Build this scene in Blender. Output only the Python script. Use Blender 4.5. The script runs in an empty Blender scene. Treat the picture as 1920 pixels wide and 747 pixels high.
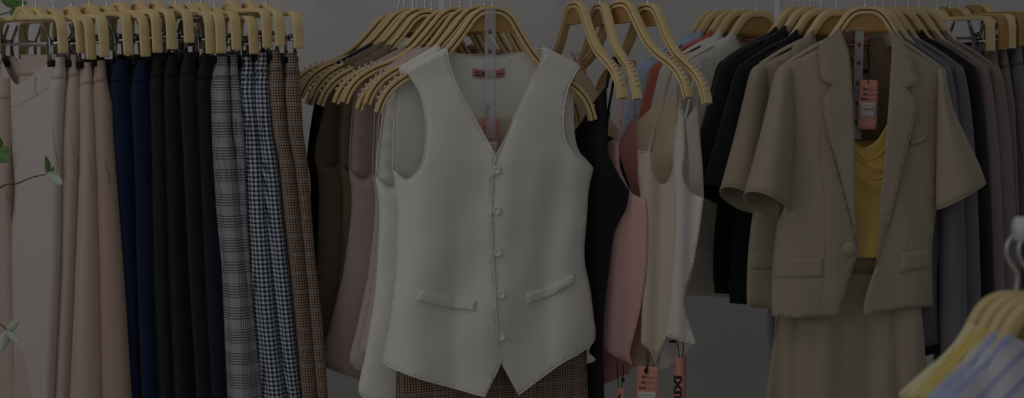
import bpy, bmesh, math, random
import numpy as np
from mathutils import Vector, Matrix, Euler
from mathutils.geometry import delaunay_2d_cdt
random.seed(7)
R = math.radians
SC = bpy.context.scene
COL = SC.collection

# ------------------------------------------------------------------ camera, world, lights, exposure
F, D, ZC = 2400.0, 2.4, 1.60          # focal length in photo pixels, distance to the front vest, eye height
PITCH = math.atan(264 / 2400.0)       # camera looks slightly down
cam_d = bpy.data.cameras.new('camera')
cam = bpy.data.objects.new('camera', cam_d)
COL.objects.link(cam)
cam.location = (0, -D, ZC)
cam.rotation_euler = (math.pi / 2 - PITCH, 0, 0)
cam_d.sensor_width = 36
cam_d.lens = 36 * F / 1920
cam_d.clip_start = .05
cam_d.dof.use_dof = True
cam_d.dof.focus_distance = 2.38
cam_d.dof.aperture_fstop = 4.2
SC.camera = cam

world = bpy.data.worlds.new('daylight'); SC.world = world
world.use_nodes = True
wb = world.node_tree.nodes['Background']
wb.inputs[0].default_value = (.95, .985, 1.04, 1)
wb.inputs[1].default_value = .72

def area(name, loc, target, size, power, col):
    l = bpy.data.lights.new(name, 'AREA'); l.shape = 'RECTANGLE'
    l.size, l.size_y = size; l.energy = power; l.color = col
    o = bpy.data.objects.new(name, l); COL.objects.link(o); o.location = loc
    o.rotation_euler = (Vector(target) - Vector(loc)).to_track_quat('-Z', 'Y').to_euler()
    return o
area('window_daylight', (-2.7, -2.3, 2.35), (-.05, .1, 1.35), (1.9, 1.9), 64, (1.0, 1.0, 1.0))
area('wall_fill_light', (-.9, -.9, 3.3), (-.6, .9, 1.3), (3.0, .8), 26, (1.0, .99, .97))  # added fill lamp out of view, brightens the upper back wall

vs = SC.view_settings
vs.view_transform = 'Standard'; vs.look = 'None'; vs.gamma = 1; vs.use_curve_mapping = False
vs.exposure = -3.06

# ------------------------------------------------------------------ pixel <-> place
CP, SP = math.cos(PITCH), math.sin(PITCH)
def P(px, py, Y):
    """the point at depth Y seen at photo pixel (px, py)"""
    u = (px - 960) / F; v = (373.5 - py) / F
    dy = CP + v * SP; dz = v * CP - SP
    t = (Y + D) / dy
    return Vector((u * t, Y, ZC + dz * t))
def PXM(Y):                            # metres per pixel at a depth
    return (D + Y) / F

# ------------------------------------------------------------------ materials
def srgb(c):
    return tuple(((x / 255) / 12.92 if x / 255 <= .04045 else ((x / 255 + .055) / 1.055) ** 2.4) for x in c) + (1,)
MATS = {}
def mat(name, rgb, rough=.85, metal=0, bump=0, bscale=900, sheen=0, var=.04, trans=0, alpha=1, pattern=None, spec=.3, sss=0):
    if name in MATS: return MATS[name]
    m = bpy.data.materials.new(name); m.use_nodes = True
    nt = m.node_tree; N = nt.nodes; L = nt.links
    b = N['Principled BSDF']
    b.inputs['Roughness'].default_value = rough
    b.inputs['Metallic'].default_value = metal
    b.inputs['Specular IOR Level'].default_value = spec
    b.inputs['Sheen Weight'].default_value = sheen
    b.inputs['Transmission Weight'].default_value = trans
    b.inputs['Alpha'].default_value = alpha
    tc = N.new('ShaderNodeTexCoord')
    if pattern: col = pattern(nt, tc)
    else:
        no = N.new('ShaderNodeTexNoise'); no.inputs['Scale'].default_value = 9
        L.new(tc.outputs['Object'], no.inputs['Vector'])
        mx = N.new('ShaderNodeMix'); mx.data_type = 'RGBA'
        c = srgb(rgb)
        mx.inputs[6].default_value = tuple(x * (1 - var) for x in c[:3]) + (1,)
        mx.inputs[7].default_value = tuple(min(1, x * (1 + var)) for x in c[:3]) + (1,)
        L.new(no.outputs['Fac'], mx.inputs[0]); col = mx.outputs[2]
    L.new(col, b.inputs['Base Color'])
    if bump:
        bn = N.new('ShaderNodeTexNoise'); bn.inputs['Scale'].default_value = bscale; bn.inputs['Detail'].default_value = 2
        L.new(tc.outputs['Object'], bn.inputs['Vector'])
        bu = N.new('ShaderNodeBump'); bu.inputs['Strength'].default_value = bump; bu.inputs['Distance'].default_value = .001
        L.new(bn.outputs['Fac'], bu.inputs['Height']); L.new(bu.outputs['Normal'], b.inputs['Normal'])
    MATS[name] = m
    return m

def mth(nt, op, a, b=None):
    n = nt.nodes.new('ShaderNodeMath'); n.operation = op
    for i, v in enumerate((a, b)):
        if v is None: continue
        if isinstance(v, (int, float)): n.inputs[i].default_value = v
        else: nt.links.new(v, n.inputs[i])
    return n.outputs[0]
def mixc(nt, f, a, b):
    n = nt.nodes.new('ShaderNodeMix'); n.data_type = 'RGBA'
    if isinstance(f, (int, float)): n.inputs[0].default_value = f
    else: nt.links.new(f, n.inputs[0])
    for i, v in ((6, a), (7, b)):
        if isinstance(v, tuple): n.inputs[i].default_value = v
        else: nt.links.new(v, n.inputs[i])
    return n.outputs[2]
def uvw(nt, tc):
    s = nt.nodes.new('ShaderNodeSeparateXYZ'); nt.links.new(tc.outputs['UV'], s.inputs[0])
    return s.outputs[0], s.outputs[1]
def stripe(nt, x, period, duty, off=0):
    f = mth(nt, 'FRACT', mth(nt, 'ADD', mth(nt, 'DIVIDE', x, period), 50 + off))
    return mth(nt, 'LESS_THAN', f, duty)
def pat_gingham(nt, tc):
    u, v = uvw(nt, tc); p = .0088
    a, b = stripe(nt, u, p, .48), stripe(nt, v, p, .48)
    f = mth(nt, 'MULTIPLY', a, b)
    half = mth(nt, 'MAXIMUM', a, b)
    c = mixc(nt, half, srgb((214, 220, 228)), srgb((128, 136, 148)))
    return mixc(nt, f, c, srgb((32, 33, 40)))
def pat_brown(nt, tc):
    u, v = uvw(nt, tc); p = .0052
    a, b = stripe(nt, u, p, .4), stripe(nt, v, p, .36)
    c = mixc(nt, mth(nt, 'MAXIMUM', a, b), srgb((190, 160, 130)), srgb((116, 92, 78)))
    c = mixc(nt, mth(nt, 'MULTIPLY', a, b), c, srgb((44, 40, 44)))
    big = stripe(nt, v, .036, .16); bu_ = stripe(nt, u, .032, .14)
    return mixc(nt, mth(nt, 'MULTIPLY', mth(nt, 'MAXIMUM', big, bu_), .3), c, srgb((160, 168, 178)))
def pat_glen(nt, tc):
    u, v = uvw(nt, tc)
    bu_, bv = stripe(nt, u, .040, .55, .3), stripe(nt, v, .044, .62)
    su, sv = stripe(nt, u, .0042, .5), stripe(nt, v, .0052, .5)
    c = mixc(nt, mth(nt, 'MULTIPLY', mth(nt, 'MULTIPLY', bv, sv), .8), srgb((176, 174, 173)), srgb((74, 76, 82)))
    c = mixc(nt, mth(nt, 'MULTIPLY', mth(nt, 'MULTIPLY', bu_, su), .7), c, srgb((82, 84, 90)))
    hl = mth(nt, 'MULTIPLY', mth(nt, 'MAXIMUM', bv, bu_), mth(nt, 'SUBTRACT', 1.0, mth(nt, 'MAXIMUM', su, sv)))
    c = mixc(nt, mth(nt, 'MULTIPLY', hl, .6), c, srgb((216, 216, 216)))
    pl = mth(nt, 'MAXIMUM', stripe(nt, v, .044, .04, .03), stripe(nt, u, .040, .035, .33))
    return mixc(nt, mth(nt, 'MULTIPLY', pl, .5), c, srgb((190, 144, 142)))
def pat_tweed(base, line, p=.006, k=.45):
    def f(nt, tc):
        u, v = uvw(nt, tc)
        a = mth(nt, 'MAXIMUM', stripe(nt, u, p, .3), stripe(nt, v, p, .3))
        no = nt.nodes.new('ShaderNodeTexNoise'); no.inputs['Scale'].default_value = 500
        nt.links.new(tc.outputs['Object'], no.inputs['Vector'])
        c = mixc(nt, mth(nt, 'MULTIPLY', a, k), srgb(base), srgb(line))
        return mixc(nt, mth(nt, 'MULTIPLY', no.outputs['Fac'], .35), c, srgb(line))
    return f
def pat_wood(light, dark):
    def f(nt, tc):
        mp = nt.nodes.new('ShaderNodeMapping'); mp.inputs['Scale'].default_value = (6, 6, 60)
        nt.links.new(tc.outputs['Object'], mp.inputs['Vector'])
        no = nt.nodes.new('ShaderNodeTexNoise'); no.inputs['Scale'].default_value = 3; no.inputs['Detail'].default_value = 4
        nt.links.new(mp.outputs[0], no.inputs['Vector'])
        oi = nt.nodes.new('ShaderNodeObjectInfo')
        c = mixc(nt, no.outputs['Fac'], srgb(light), srgb(dark))
        return mixc(nt, mth(nt, 'MULTIPLY', oi.outputs['Random'], .3), c, srgb(dark))
    return f
def pat_knit(cols, p):
    def f(nt, tc):
        u, v = uvw(nt, tc)
        cr = nt.nodes.new('ShaderNodeValToRGB'); cr.color_ramp.interpolation = 'EASE'
        e = cr.color_ramp.elements
        while len(e) > 1: e.remove(e[0])
        for i, c in enumerate(cols):
            k = e[0] if i == 0 else e.new(i / len(cols))
            k.position = i / len(cols); k.color = srgb(c)
        nt.links.new(mth(nt, 'FRACT', mth(nt, 'ADD', mth(nt, 'DIVIDE', u, p), 20)), cr.inputs[0])
        return cr.outputs[0]
    return f

FAB = dict(bump=.25, sheen=.15, spec=.2)
WOOD = mat('maple', None, rough=.45, pattern=pat_wood((250, 228, 176), (232, 198, 138)), spec=.4)
WOOD2 = mat('oak', None, rough=.45, pattern=pat_wood((214, 172, 106), (178, 132, 74)), spec=.4)
WCORE = mat('dark_laminate', (120, 78, 44), rough=.6)
CHROME = mat('chrome', (225, 225, 228), rough=.34, metal=1)
CLIPM = mat('clip_metal', (150, 148, 146), rough=.25, metal=1)
RUBBER = mat('black_rubber', (26, 26, 27), rough=.6)
GRIP = mat('clear_silicone', (236, 218, 204), rough=.35, alpha=.85, spec=.5)
M_WHITE = mat('white_suiting', (249, 245, 236), **FAB)
M_WHITE2 = mat('cream_lining', (232, 224, 206), **FAB)
M_IVORY = mat('ivory_suiting', (240, 236, 226), **FAB)
M_NAVYB = mat('ink_navy_suiting', (40, 44, 56), **FAB)
M_BLACK = mat('black_suiting', (30, 30, 31), **FAB)
M_BLACK2 = mat('soft_black_suiting', (40, 39, 40), **FAB)
M_TAUPE = mat('taupe_suiting', (138, 122, 98), **FAB)
M_BLUSH = mat('blush_suiting', (210, 191, 184), **FAB)
M_ROSE = mat('dusty_rose_suiting', (188, 165, 157), **FAB)
M_TAN = mat('tan_suiting', (184, 168, 145), **FAB)
M_TAND = mat('tan_lining', (158, 136, 112), **FAB)
M_BEIGE = mat('beige_suiting', (194, 166, 148), **FAB)
M_PALE = mat('pale_blush_suiting', (214, 201, 193), **FAB)
M_PBEI = mat('rosy_beige_suiting', (208, 184, 172), **FAB)
M_NAVY = mat('navy_suiting', (17, 33, 64), **FAB)
M_INK = mat('dark_ink_suiting', (34, 36, 48), **FAB)
M_BLUE = mat('light_blue_suiting', (182, 200, 224), **FAB)
M_CORAL = mat('coral_suiting', (206, 116, 100), **FAB)
M_GREY = mat('grey_suiting', (122, 118, 124), **FAB)
M_MAUVE = mat('mauve_tweed', None, pattern=pat_tweed((172, 150, 146), (112, 96, 94)), **FAB)
M_GPLAID = mat('grey_tweed', None, pattern=pat_tweed((150, 146, 148), (100, 98, 102), .008), **FAB)
M_GING = mat('gingham_wool', None, pattern=pat_gingham, **FAB)
M_BROWN = mat('brown_check_wool', None, pattern=pat_brown, **FAB)
M_GLEN = mat('grey_plaid_wool', None, pattern=pat_glen, **FAB)
SAT = dict(rough=.42, spec=.5, sheen=.2)
M_PINK = mat('pink_satin', (234, 184, 176), **SAT)
M_PINKIN = mat('pink_satin_inside', (228, 156, 146), **SAT)
M_CREAM = mat('cream_satin', (228, 211, 187), **SAT)
M_PEACH = mat('peach_lining', (240, 214, 184), **SAT)
M_SILK = mat('white_satin', (240, 232, 222), **SAT)
M_YEL = mat('yellow_satin', (238, 198, 104), **SAT)
M_TAG = mat('salmon_card', (238, 164, 146), rough=.6)
M_PAPER = mat('white_sticker', (226, 220, 218), rough=.6)
M_INKP = mat('print_ink', (58, 42, 42), rough=.6)
M_INKG = mat('grey_print', (176, 128, 122), rough=.6)
M_CORD = mat('black_cord', (24, 22, 22), rough=.7)
M_LABEL = mat('pink_woven_label', (214, 146, 148), rough=.8)
M_STRIP = mat('clear_plastic', (226, 222, 224), rough=.3, alpha=.36, spec=.5)
M_WALL = mat('wall_paint', (228, 225, 221), rough=.9, bump=.05, bscale=60, var=.02)
M_FLOOR = mat('floor_grey', (178, 174, 170), rough=.5)
M_POLE = mat('white_enamel', (232, 232, 234), rough=.4, spec=.5)
M_LEAF = mat('leaf_green', (104, 142, 74), rough=.5, var=.2)
M_LEAFP = mat('leaf_pale_green', (196, 208, 184), rough=.5, var=.15)
M_STEM = mat('brown_stem', (120, 92, 80), rough=.8)
M_POT = mat('clay_pot', (196, 186, 172), rough=.8)
M_SOIL = mat('soil', (60, 46, 36), rough=1)
M_BUTTON = mat('white_button', (246, 242, 234), rough=.5, spec=.3)
M_KNIT = [mat('knit_%s' % n, None, pattern=pat_knit(c, .027), bump=.2, bscale=400) for n, c in (
    ('cream_yellow', [(250, 242, 206), (236, 212, 104)]), ('yellow_white', [(234, 208, 100), (244, 238, 216)]),
    ('lilac_white', [(176, 186, 226), (240, 238, 236)]), ('blue_white', [(172, 180, 222), (236, 232, 236)]))]

# ------------------------------------------------------------------ object helpers
def tag(o, label=None, cat=None, group=None, kind=None):
    if label: o['label'] = label
    if cat: o['category'] = cat
    if group: o['group'] = group
    if kind: o['kind'] = kind
    return o
def thing(name, label, cat, loc=(0, 0, 0), rot=(0, 0, 0), group=None):
    o = bpy.data.objects.new(name, None); COL.objects.link(o)
    o.location = loc; o.rotation_euler = rot; o.empty_display_size = .05
    return tag(o, label, cat, group)
def root_mat(o):
    while o.parent: o = o.parent
    return Matrix.LocRotScale(o.location, o.rotation_euler, None)
class MB:
    """collects vertices, faces, uvs, material slots; builds ONE mesh object"""
    def __init__(s): s.v = []; s.f = []; s.uv = []; s.mi = []
    def add(s, vs, fs, uvs=None, mi=0):
        o = len(s.v); s.v += [Vector(x) for x in vs]
        s.uv += [tuple(u) for u in uvs] if uvs else [(x[0], x[2]) for x in vs]
        s.f += [tuple(i + o for i in f) for f in fs]; s.mi += [mi] * len(fs)
    def build(s, name, m, parent=None, world=True, smooth=True, thick=0, bevel=0, off=0, sub=0):
        me = bpy.data.meshes.new(name)
        vs_ = s.v
        if parent is not None and world:
            inv = root_mat(parent).inverted(); vs_ = [inv @ x for x in s.v]
        me.from_pydata([tuple(x) for x in vs_], [], s.f)
        ul = me.uv_layers.new(name='UVMap')
        lv = np.empty(len(me.loops), dtype=np.int32); me.loops.foreach_get('vertex_index', lv)
        ul.data.foreach_set('uv', np.array(s.uv, dtype=np.float32)[lv].ravel())
        for x in (m if isinstance(m, (list, tuple)) else [m]): me.materials.append(x)
        me.polygons.foreach_set('material_index', np.array(s.mi, dtype=np.int32))
        bm = bmesh.new(); bm.from_mesh(me); bmesh.ops.recalc_face_normals(bm, faces=bm.faces); bm.to_mesh(me); bm.free()
        if smooth:
            me.polygons.foreach_set('use_smooth', np.ones(len(me.polygons), dtype=bool))
        o = bpy.data.objects.new(name, me); COL.objects.link(o)
        if parent is not None: o.parent = parent
        if bevel:
            b = o.modifiers.new('bevel', 'BEVEL'); b.width = bevel; b.segments = 2; b.limit_method = 'ANGLE'; b.angle_limit = R(40)
        if thick:
            b = o.modifiers.new('solid', 'SOLIDIFY'); b.thickness = thick; b.offset = off
        if sub:
            b = o.modifiers.new('sub', 'SUBSURF'); b.levels = sub; b.render_levels = sub
        return o
def cat_open(p, n):
    """Catmull-Rom through the points of an open curve"""
    p = [np.array(x, float) for x in p]
    if len(p) < 3: return [p[0] + (p[-1] - p[0]) * t / n for t in range(n)] + [p[-1]]
    q = [2 * p[0] - p[1]] + p + [2 * p[-1] - p[-2]]; out = []
    for i in range(1, len(q) - 2):
        a, b, c, d = q[i - 1:i + 3]
        for k in range(n):
            t = k / n
            out.append(.5 * (2 * b + (c - a) * t + (2 * a - 5 * b + 4 * c - d) * t * t + (3 * b - a - 3 * c + d) * t ** 3))
    return out + [p[-1]]
def outline(pts, n=6):
    """closed outline; a third element marks a corner"""
    cs = [i for i, p in enumerate(pts) if len(p) > 2]
    xy = [p[:2] for p in pts]
    if not cs:
        xy2 = xy + xy[:3]
        out = cat_open([xy[-1]] + xy2, n)
        return [tuple(x) for x in out[n:n + n * len(xy)]]
    out = []
    for a, b in zip(cs, cs[1:] + [cs[0] + len(pts)]):
        seg = [xy[i % len(pts)] for i in range(a, b + 1)]
        out += [tuple(x) for x in cat_open(seg, n)[:-1]]
    return out
def inside(poly, q):
    x, y = q[:, 0], q[:, 1]; r = np.zeros(len(q), bool); n = len(poly)
    for i in range(n):
        x1, y1 = poly[i]; x2, y2 = poly[(i + 1) % n]
        if y1 == y2: continue
        c = ((y1 > y) != (y2 > y)) & (x < (x2 - x1) * (y - y1) / (y2 - y1) + x1)
        r ^= c
    return r
def resample(loop, step):
    out = []; n = len(loop)
    for i in range(n):
        a = np.array(loop[i]); b = np.array(loop[(i + 1) % n]); d = np.linalg.norm(b - a)
        if d < 1e-6: continue
        k = max(1, int(d / step))
        for j in range(k): out.append(tuple(a + (b - a) * j / k))
    keep = [out[0]]
    for p in out[1:]:
        if math.hypot(p[0] - keep[-1][0], p[1] - keep[-1][1]) > step * .25: keep.append(p)
    return keep
def tri(pts, step, holes=(), n=6, raw=False):
    """triangulate an outline with an even grid of inner points"""
    loop = resample(pts if raw else outline(pts, n), step * .8)
    hl = [resample(outline(h, n), step * .6) for h in holes]
    A = np.array(loop); allb = np.array(loop + [p for h in hl for p in h])
    xs = np.arange(A[:, 0].min(), A[:, 0].max(), step); ys = np.arange(A[:, 1].min(), A[:, 1].max(), step * .87)
    g = np.array([(x + (step / 2 if j % 2 else 0), y) for j, y in enumerate(ys) for x in xs])
    if len(g):
        k = inside(loop, g)
        for h in hl: k &= ~inside(h, g)
        g = g[k]
    if len(g):
        k = np.ones(len(g), bool)
        for b in allb: k &= (g[:, 0] - b[0]) ** 2 + (g[:, 1] - b[1]) ** 2 > (.5 * step) ** 2
        g = g[k]
    vs_ = [Vector(p) for p in loop]; es = [(i, (i + 1) % len(loop)) for i in range(len(loop))]
    for h in hl:
        o = len(vs_); vs_ += [Vector(p) for p in h]; es += [(o + i, o + (i + 1) % len(h)) for i in range(len(h))]
    vs_ += [Vector(p) for p in g]
    v2, _, f2, *_ = delaunay_2d_cdt(vs_, es, [], 1, 1e-5)
    V = np.array([tuple(v) for v in v2])
    cen = np.array([V[list(f)].mean(0) for f in f2])
    k = inside(loop, cen)
    for h in hl: k &= ~inside(h, cen)
    return V, [tuple(f) for f, q in zip(f2, k) if q]
def sheet(name, pts, Yf, m, parent, step=10, thick=.0025, holes=(), n=6, T=None, mb=None, raw=False):
    """cloth panel: outline in photo pixels, its own depth everywhere"""
    V, f = tri(pts, step, holes, n, raw)
    W = []
    for x, y in V:
        Y = Yf(x, y)
        if T: X, Z = T(x, y)
        else: X, Z = x, y
        W.append(P(X, Z, Y))
    uv = [(w.x, w.z) for w in W]
    if mb is not None: mb.add(W, f, uv); return
    b = MB(); b.add(W, f, uv)
    return b.build(name, m, parent, thick=thick)
def tube_mb(mb, pts, r, seg=8, mi=0, cap=True):
    pts = [Vector(p) for p in pts]; rings = []; up = None
    for i, p in enumerate(pts):
        t = (pts[min(i + 1, len(pts) - 1)] - pts[max(i - 1, 0)])
        t = t.normalized() if t.length > 1e-9 else Vector((0, 0, 1))
        if up is None: up = t.orthogonal().normalized()
        up = (up - t * up.dot(t)); up = up.normalized() if up.length > 1e-6 else t.orthogonal().normalized()
        sd = t.cross(up); rr = r(i / max(1, len(pts) - 1)) if callable(r) else r
        rings.append([p + (up * math.cos(2 * math.pi * k / seg) + sd * math.sin(2 * math.pi * k / seg)) * rr for k in range(seg)])
    vs_ = [v for g in rings for v in g]; f = []
    for i in range(len(rings) - 1):
        for k in range(seg):
            a, b = i * seg + k, i * seg + (k + 1) % seg
            f.append((a, b, b + seg, a + seg))
    if cap: f += [tuple(range(seg))[::-1], tuple(range(len(vs_) - seg, len(vs_)))]
    mb.add(vs_, f, None, mi)
def tube(name, pts, r, m, parent=None, world=True, seg=8, smooth_n=0):
    if smooth_n: pts = cat_open([tuple(p) for p in pts], smooth_n)
    b = MB(); tube_mb(b, pts, r, seg); return b.build(name, m, parent, world)
def strap_mb(mb, pts, w, wdir):
    """flat ribbon along a path"""
    pts = [Vector(p) for p in pts]; wd = Vector(wdir).normalized() * w / 2
    vs_ = []; f = []
    for p in pts: vs_ += [p - wd, p + wd]
    for i in range(len(pts) - 1): f.append((2 * i, 2 * i + 1, 2 * i + 3, 2 * i + 2))
    mb.add(vs_, f)
def box_mb(mb, c, s, rot=None, mi=0):
    c = Vector(c); vs_ = []
    for x in (-1, 1):
        for y in (-1, 1):
            for z in (-1, 1):
                q = Vector((x * s[0] / 2, y * s[1] / 2, z * s[2] / 2))
                vs_.append(c + (rot @ q if rot else q))
    mb.add(vs_, [(0, 1, 3, 2), (4, 6, 7, 5), (0, 4, 5, 1), (2, 3, 7, 6), (0, 2, 6, 4), (1, 5, 7, 3)], None, mi)
def loft_mb(mb, rings, uvs, cap0=False, cap1=False, mi=0):
    n = len(rings[0]); vs_ = []; uv = []; f = []
    for g, u in zip(rings, uvs):
        vs_ += g + [g[0]]; uv += u
    for i in range(len(rings) - 1):
        for k in range(n):
            a = i * (n + 1) + k
            f.append((a, a + 1, a + n + 2, a + n + 1))
    if cap0: f.append(tuple(range(n))[::-1])
    if cap1: o = (len(rings) - 1) * (n + 1); f.append(tuple(range(o, o + n)))
    mb.add(vs_, f, uv, mi)
def lerp(tab, y):
    if y <= tab[0][0]: return tab[0][1]
    for (a, u), (b, v) in zip(tab, tab[1:]):
        if y <= b: return u + (v - u) * (y - a) / (b - a)
    (a, u), (b, v) = tab[-2:]
    return u + (v - u) * (y - a) / (b - a)
def lerpc(tab, y): return lerp(tab, min(max(y, tab[0][0]), tab[-1][0]))
def sstep(a, b, x):
    t = min(1, max(0, (x - a) / (b - a))); return t * t * (3 - 2 * t)
def text(name, body, px, py, size, Yf, m, parent, ang=0, align='LEFT', sx=1.0, bold=0):
    """flat lettering: size in photo pixels, baseline start at a photo pixel"""
    c = bpy.data.curves.new(name, 'FONT'); c.body = body; c.size = 1; c.align_x = align; c.resolution_u = 2; c.offset = bold
    o = bpy.data.objects.new(name, c); COL.objects.link(o)
    me = o.to_mesh(); vs_ = [tuple(v.co) for v in me.vertices]; f = [tuple(p.vertices) for p in me.polygons]
    o.to_mesh_clear(); bpy.data.objects.remove(o); bpy.data.curves.remove(c)
    ca, sa = math.cos(ang), math.sin(ang); W = []
    for x, y, _ in vs_:
        x *= size * sx; y *= size
        qx, qy = px + x * ca - y * sa, py - (x * sa + y * ca)
        W.append(P(qx, qy, Yf(qx, qy) if callable(Yf) else Yf))
    b = MB(); b.add(W, f); return b.build(name, m, parent, smooth=False)

# ------------------------------------------------------------------ the room
def quad(name, vs_, m):
    b = MB(); b.add(vs_, [(0, 1, 2, 3)]); o = b.build(name, m, smooth=False)
    o.modifiers.new('solid', 'SOLIDIFY').thickness = .02; return o
WY = 1.02
w = quad('wall_back', [(-3.2, WY, 0), (3.2, WY, 0), (3.2, WY, 3.4), (-3.2, WY, 3.4)], M_WALL); tag(w, kind='structure')
w = quad('floor', [(-3.2, -3.6, 0), (3.2, -3.6, 0), (3.2, WY + .05, 0), (-3.2, WY + .05, 0)], M_FLOOR); tag(w, kind='structure')
b = MB(); box_mb(b, (0, WY - .018, .06), (6.4, .016, .12)); tag(b.build('baseboard_back', M_POLE, smooth=False, bevel=.003), kind='structure')

# ------------------------------------------------------------------ hangers
ARC = [(0, -.007), (.018, -.009), (.034, -.02), (.048, -.04), (.064, -.063), (.082, -.085), (.104, -.104), (.13, -.119), (.156, -.133), (.178, -.151), (.192, -.172), (.2, -.195)]
def band(mb, half, o1, o2, dep, mi=0, close=False):
    pts = [(-x, z) for x, z in half[::-1]] + [p for p in half[1:]]
    pts = cat_open(pts, 4); vs_ = []; f = []; n = len(pts)
    for i, p in enumerate(pts):
        t = pts[min(i + 1, n - 1)] - pts[max(i - 1, 0)]; t /= np.linalg.norm(t)
        nr = np.array((-t[1], t[0]))
        for o in (o1, o2):
            q = p + nr * o
            vs_ += [(q[0], -dep / 2, q[1]), (q[0], dep / 2, q[1])]
    for i in range(n - 1):
        a = 4 * i; c = a + 4
        f += [(a, a + 1, c + 1, c), (a + 2, c + 2, c + 3, a + 3), (a, c, c + 2, a + 2), (a + 1, a + 3, c + 3, c + 1)]
    f += [(0, 2, 3, 1), (4 * n - 4, 4 * n - 3, 4 * n - 1, 4 * n - 2)]
    mb.add(vs_, f, None, mi)
def hook(root, hy=0):
    pts = [(0, 0, -.012), (0, 0, .03), (.014, 0, .043), (.022, 0, .06), (.015, 0, .077), (0, 0, .083), (-.016, 0, .077), (-.022, 0, .063)]
    c, s = math.cos(hy), math.sin(hy)
    pts = [(x * c, x * s, z) for x, y, z in cat_open(pts, 5)]
    b = MB(); tube_mb(b, pts, .0019, 8); tube_mb(b, [(0, 0, -.004), (0, 0, .006)], .0034, 10)
    return b.build('hook', CHROME, root, world=False)
ARCS = ARC[:7] + [(.126, -.120), (.148, -.137)]
def coat_hanger(px, py, Y, yaw, roll, label, group, wood=WOOD, hy=0, grips=True, solid=False, off=(0, 0, 0), short=False):
    t = thing('coat_hanger', label, 'hanger', P(px, py, Y) + Vector(off), (0, roll, yaw), group)
    b = MB(); A_ = ARCS if short else ARC
    if solid: band(b, A_, .007, -.007, .019, 0)
    else: band(b, A_, .007, .0012, .016, 0)
    if not solid: band(b, A_, .0012, -.0012, .0136, 1)
    if not solid: band(b, A_, -.0012, -.007, .016, 0)
    b.build('wooden_arms', [wood, WCORE], t, world=False, bevel=.0012)
    b = MB(); zb = -.052 if solid else -.043
    top = [(x * .93, z - .004) for x, z in cat_open(ARC[:7], 4) if z > zb]
    prof = [(-x, z) for x, z in top[::-1]] + [(x, z) for x, z in top[1:]]
    n = len(prof); prof = [(prof[0][0] * 1.05, zb)] + prof + [(prof[-1][0] * 1.05, zb)]
    n = len(prof); dep = .011 if solid else .008
    vs_ = [(x, -dep / 2, z) for x, z in prof] + [(x, dep / 2, z) for x, z in prof]
    b.add(vs_, [tuple(range(n)), tuple(range(2 * n - 1, n - 1, -1))] + [(i, (i + 1) % n, (i + 1) % n + n, i + n) for i in range(n)])
    if not solid: box_mb(b, (0, 0, zb), (prof[-1][0] * 2.02, .013, .004))
    b.build('centre_board', WOOD2, t, world=False, smooth=False, bevel=.001)
    hook(t, hy)
    if grips:
        for s in (-1, 1):
            b = MB(); path = cat_open(ARC[7:], 5)
            for i in range(1, len(path) - 4, 2):
                x, z = path[i]; d = np.array(path[i + 1]) - np.array(path[i - 1]); d /= np.linalg.norm(d)
                q = (s * (x - d[1] * .009), 0, z + d[0] * .009)
                sp = []
                ico = bmesh.new(); bmesh.ops.create_uvsphere(ico, u_segments=8, v_segments=5, radius=.003)
                ico.verts.ensure_lookup_table()
                b.add([(v.co.x + q[0], v.co.y * 1.6, v.co.z + q[2]) for v in ico.verts], [tuple(v.index for v in f.verts) for f in ico.faces]); ico.free()
            b.build('grip_strip', GRIP, t, world=False)
    return t
def clip(root, x, z, tilt):
    rot = Matrix.Rotation(tilt, 3, 'Y')
    def tr(p): return tuple(Vector((x, 0, z)) + rot @ Vector(p))
    b = MB()
    for s in (-1, 1):
        prof = [(.0, .024, .0045), (.004, .010, .0065), (.0045, -.004, .0075), (.0035, -.022, .009), (.0012, -.036, .0095)]
        vs_ = []; f = []
        for i, (yy, zz, w_) in enumerate([(.019, .036, .0035), (.017, .029, .005), (.012, .014, .0062), (.0075, 0, .0072), (.0085, -.02, .008), (.0082, -.040, .009)]):
            for e in (0, .0012):
                vs_ += [tr((-w_, s * (yy + e), zz)), tr((w_, s * (yy + e), zz))]
        n = 6
        for i in range(n - 1):
            a, c = 4 * i, 4 * i + 4
            f += [(a, a + 1, c + 1, c), (a + 2, c + 2, c + 3, a + 3), (a, c, c + 2, a + 2), (a + 1, a + 3, c + 3, c + 1)]
        f += [(0, 2, 3, 1), (4 * n - 4, 4 * n - 3, 4 * n - 1, 4 * n - 2)]
        b.add(vs_, f)
    tube_mb(b, [tr((-.008, 0, .002)), tr((.008, 0, .002))], .0045, 10)
    o = b.build('clip', CLIPM, root, world=False)
    b = MB(); box_mb(b, tr((0, 0, -.043)), (.020, .0215, .012), rot)
    b.build('rubber_pad', RUBBER, o, world=False, bevel=.001)
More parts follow.
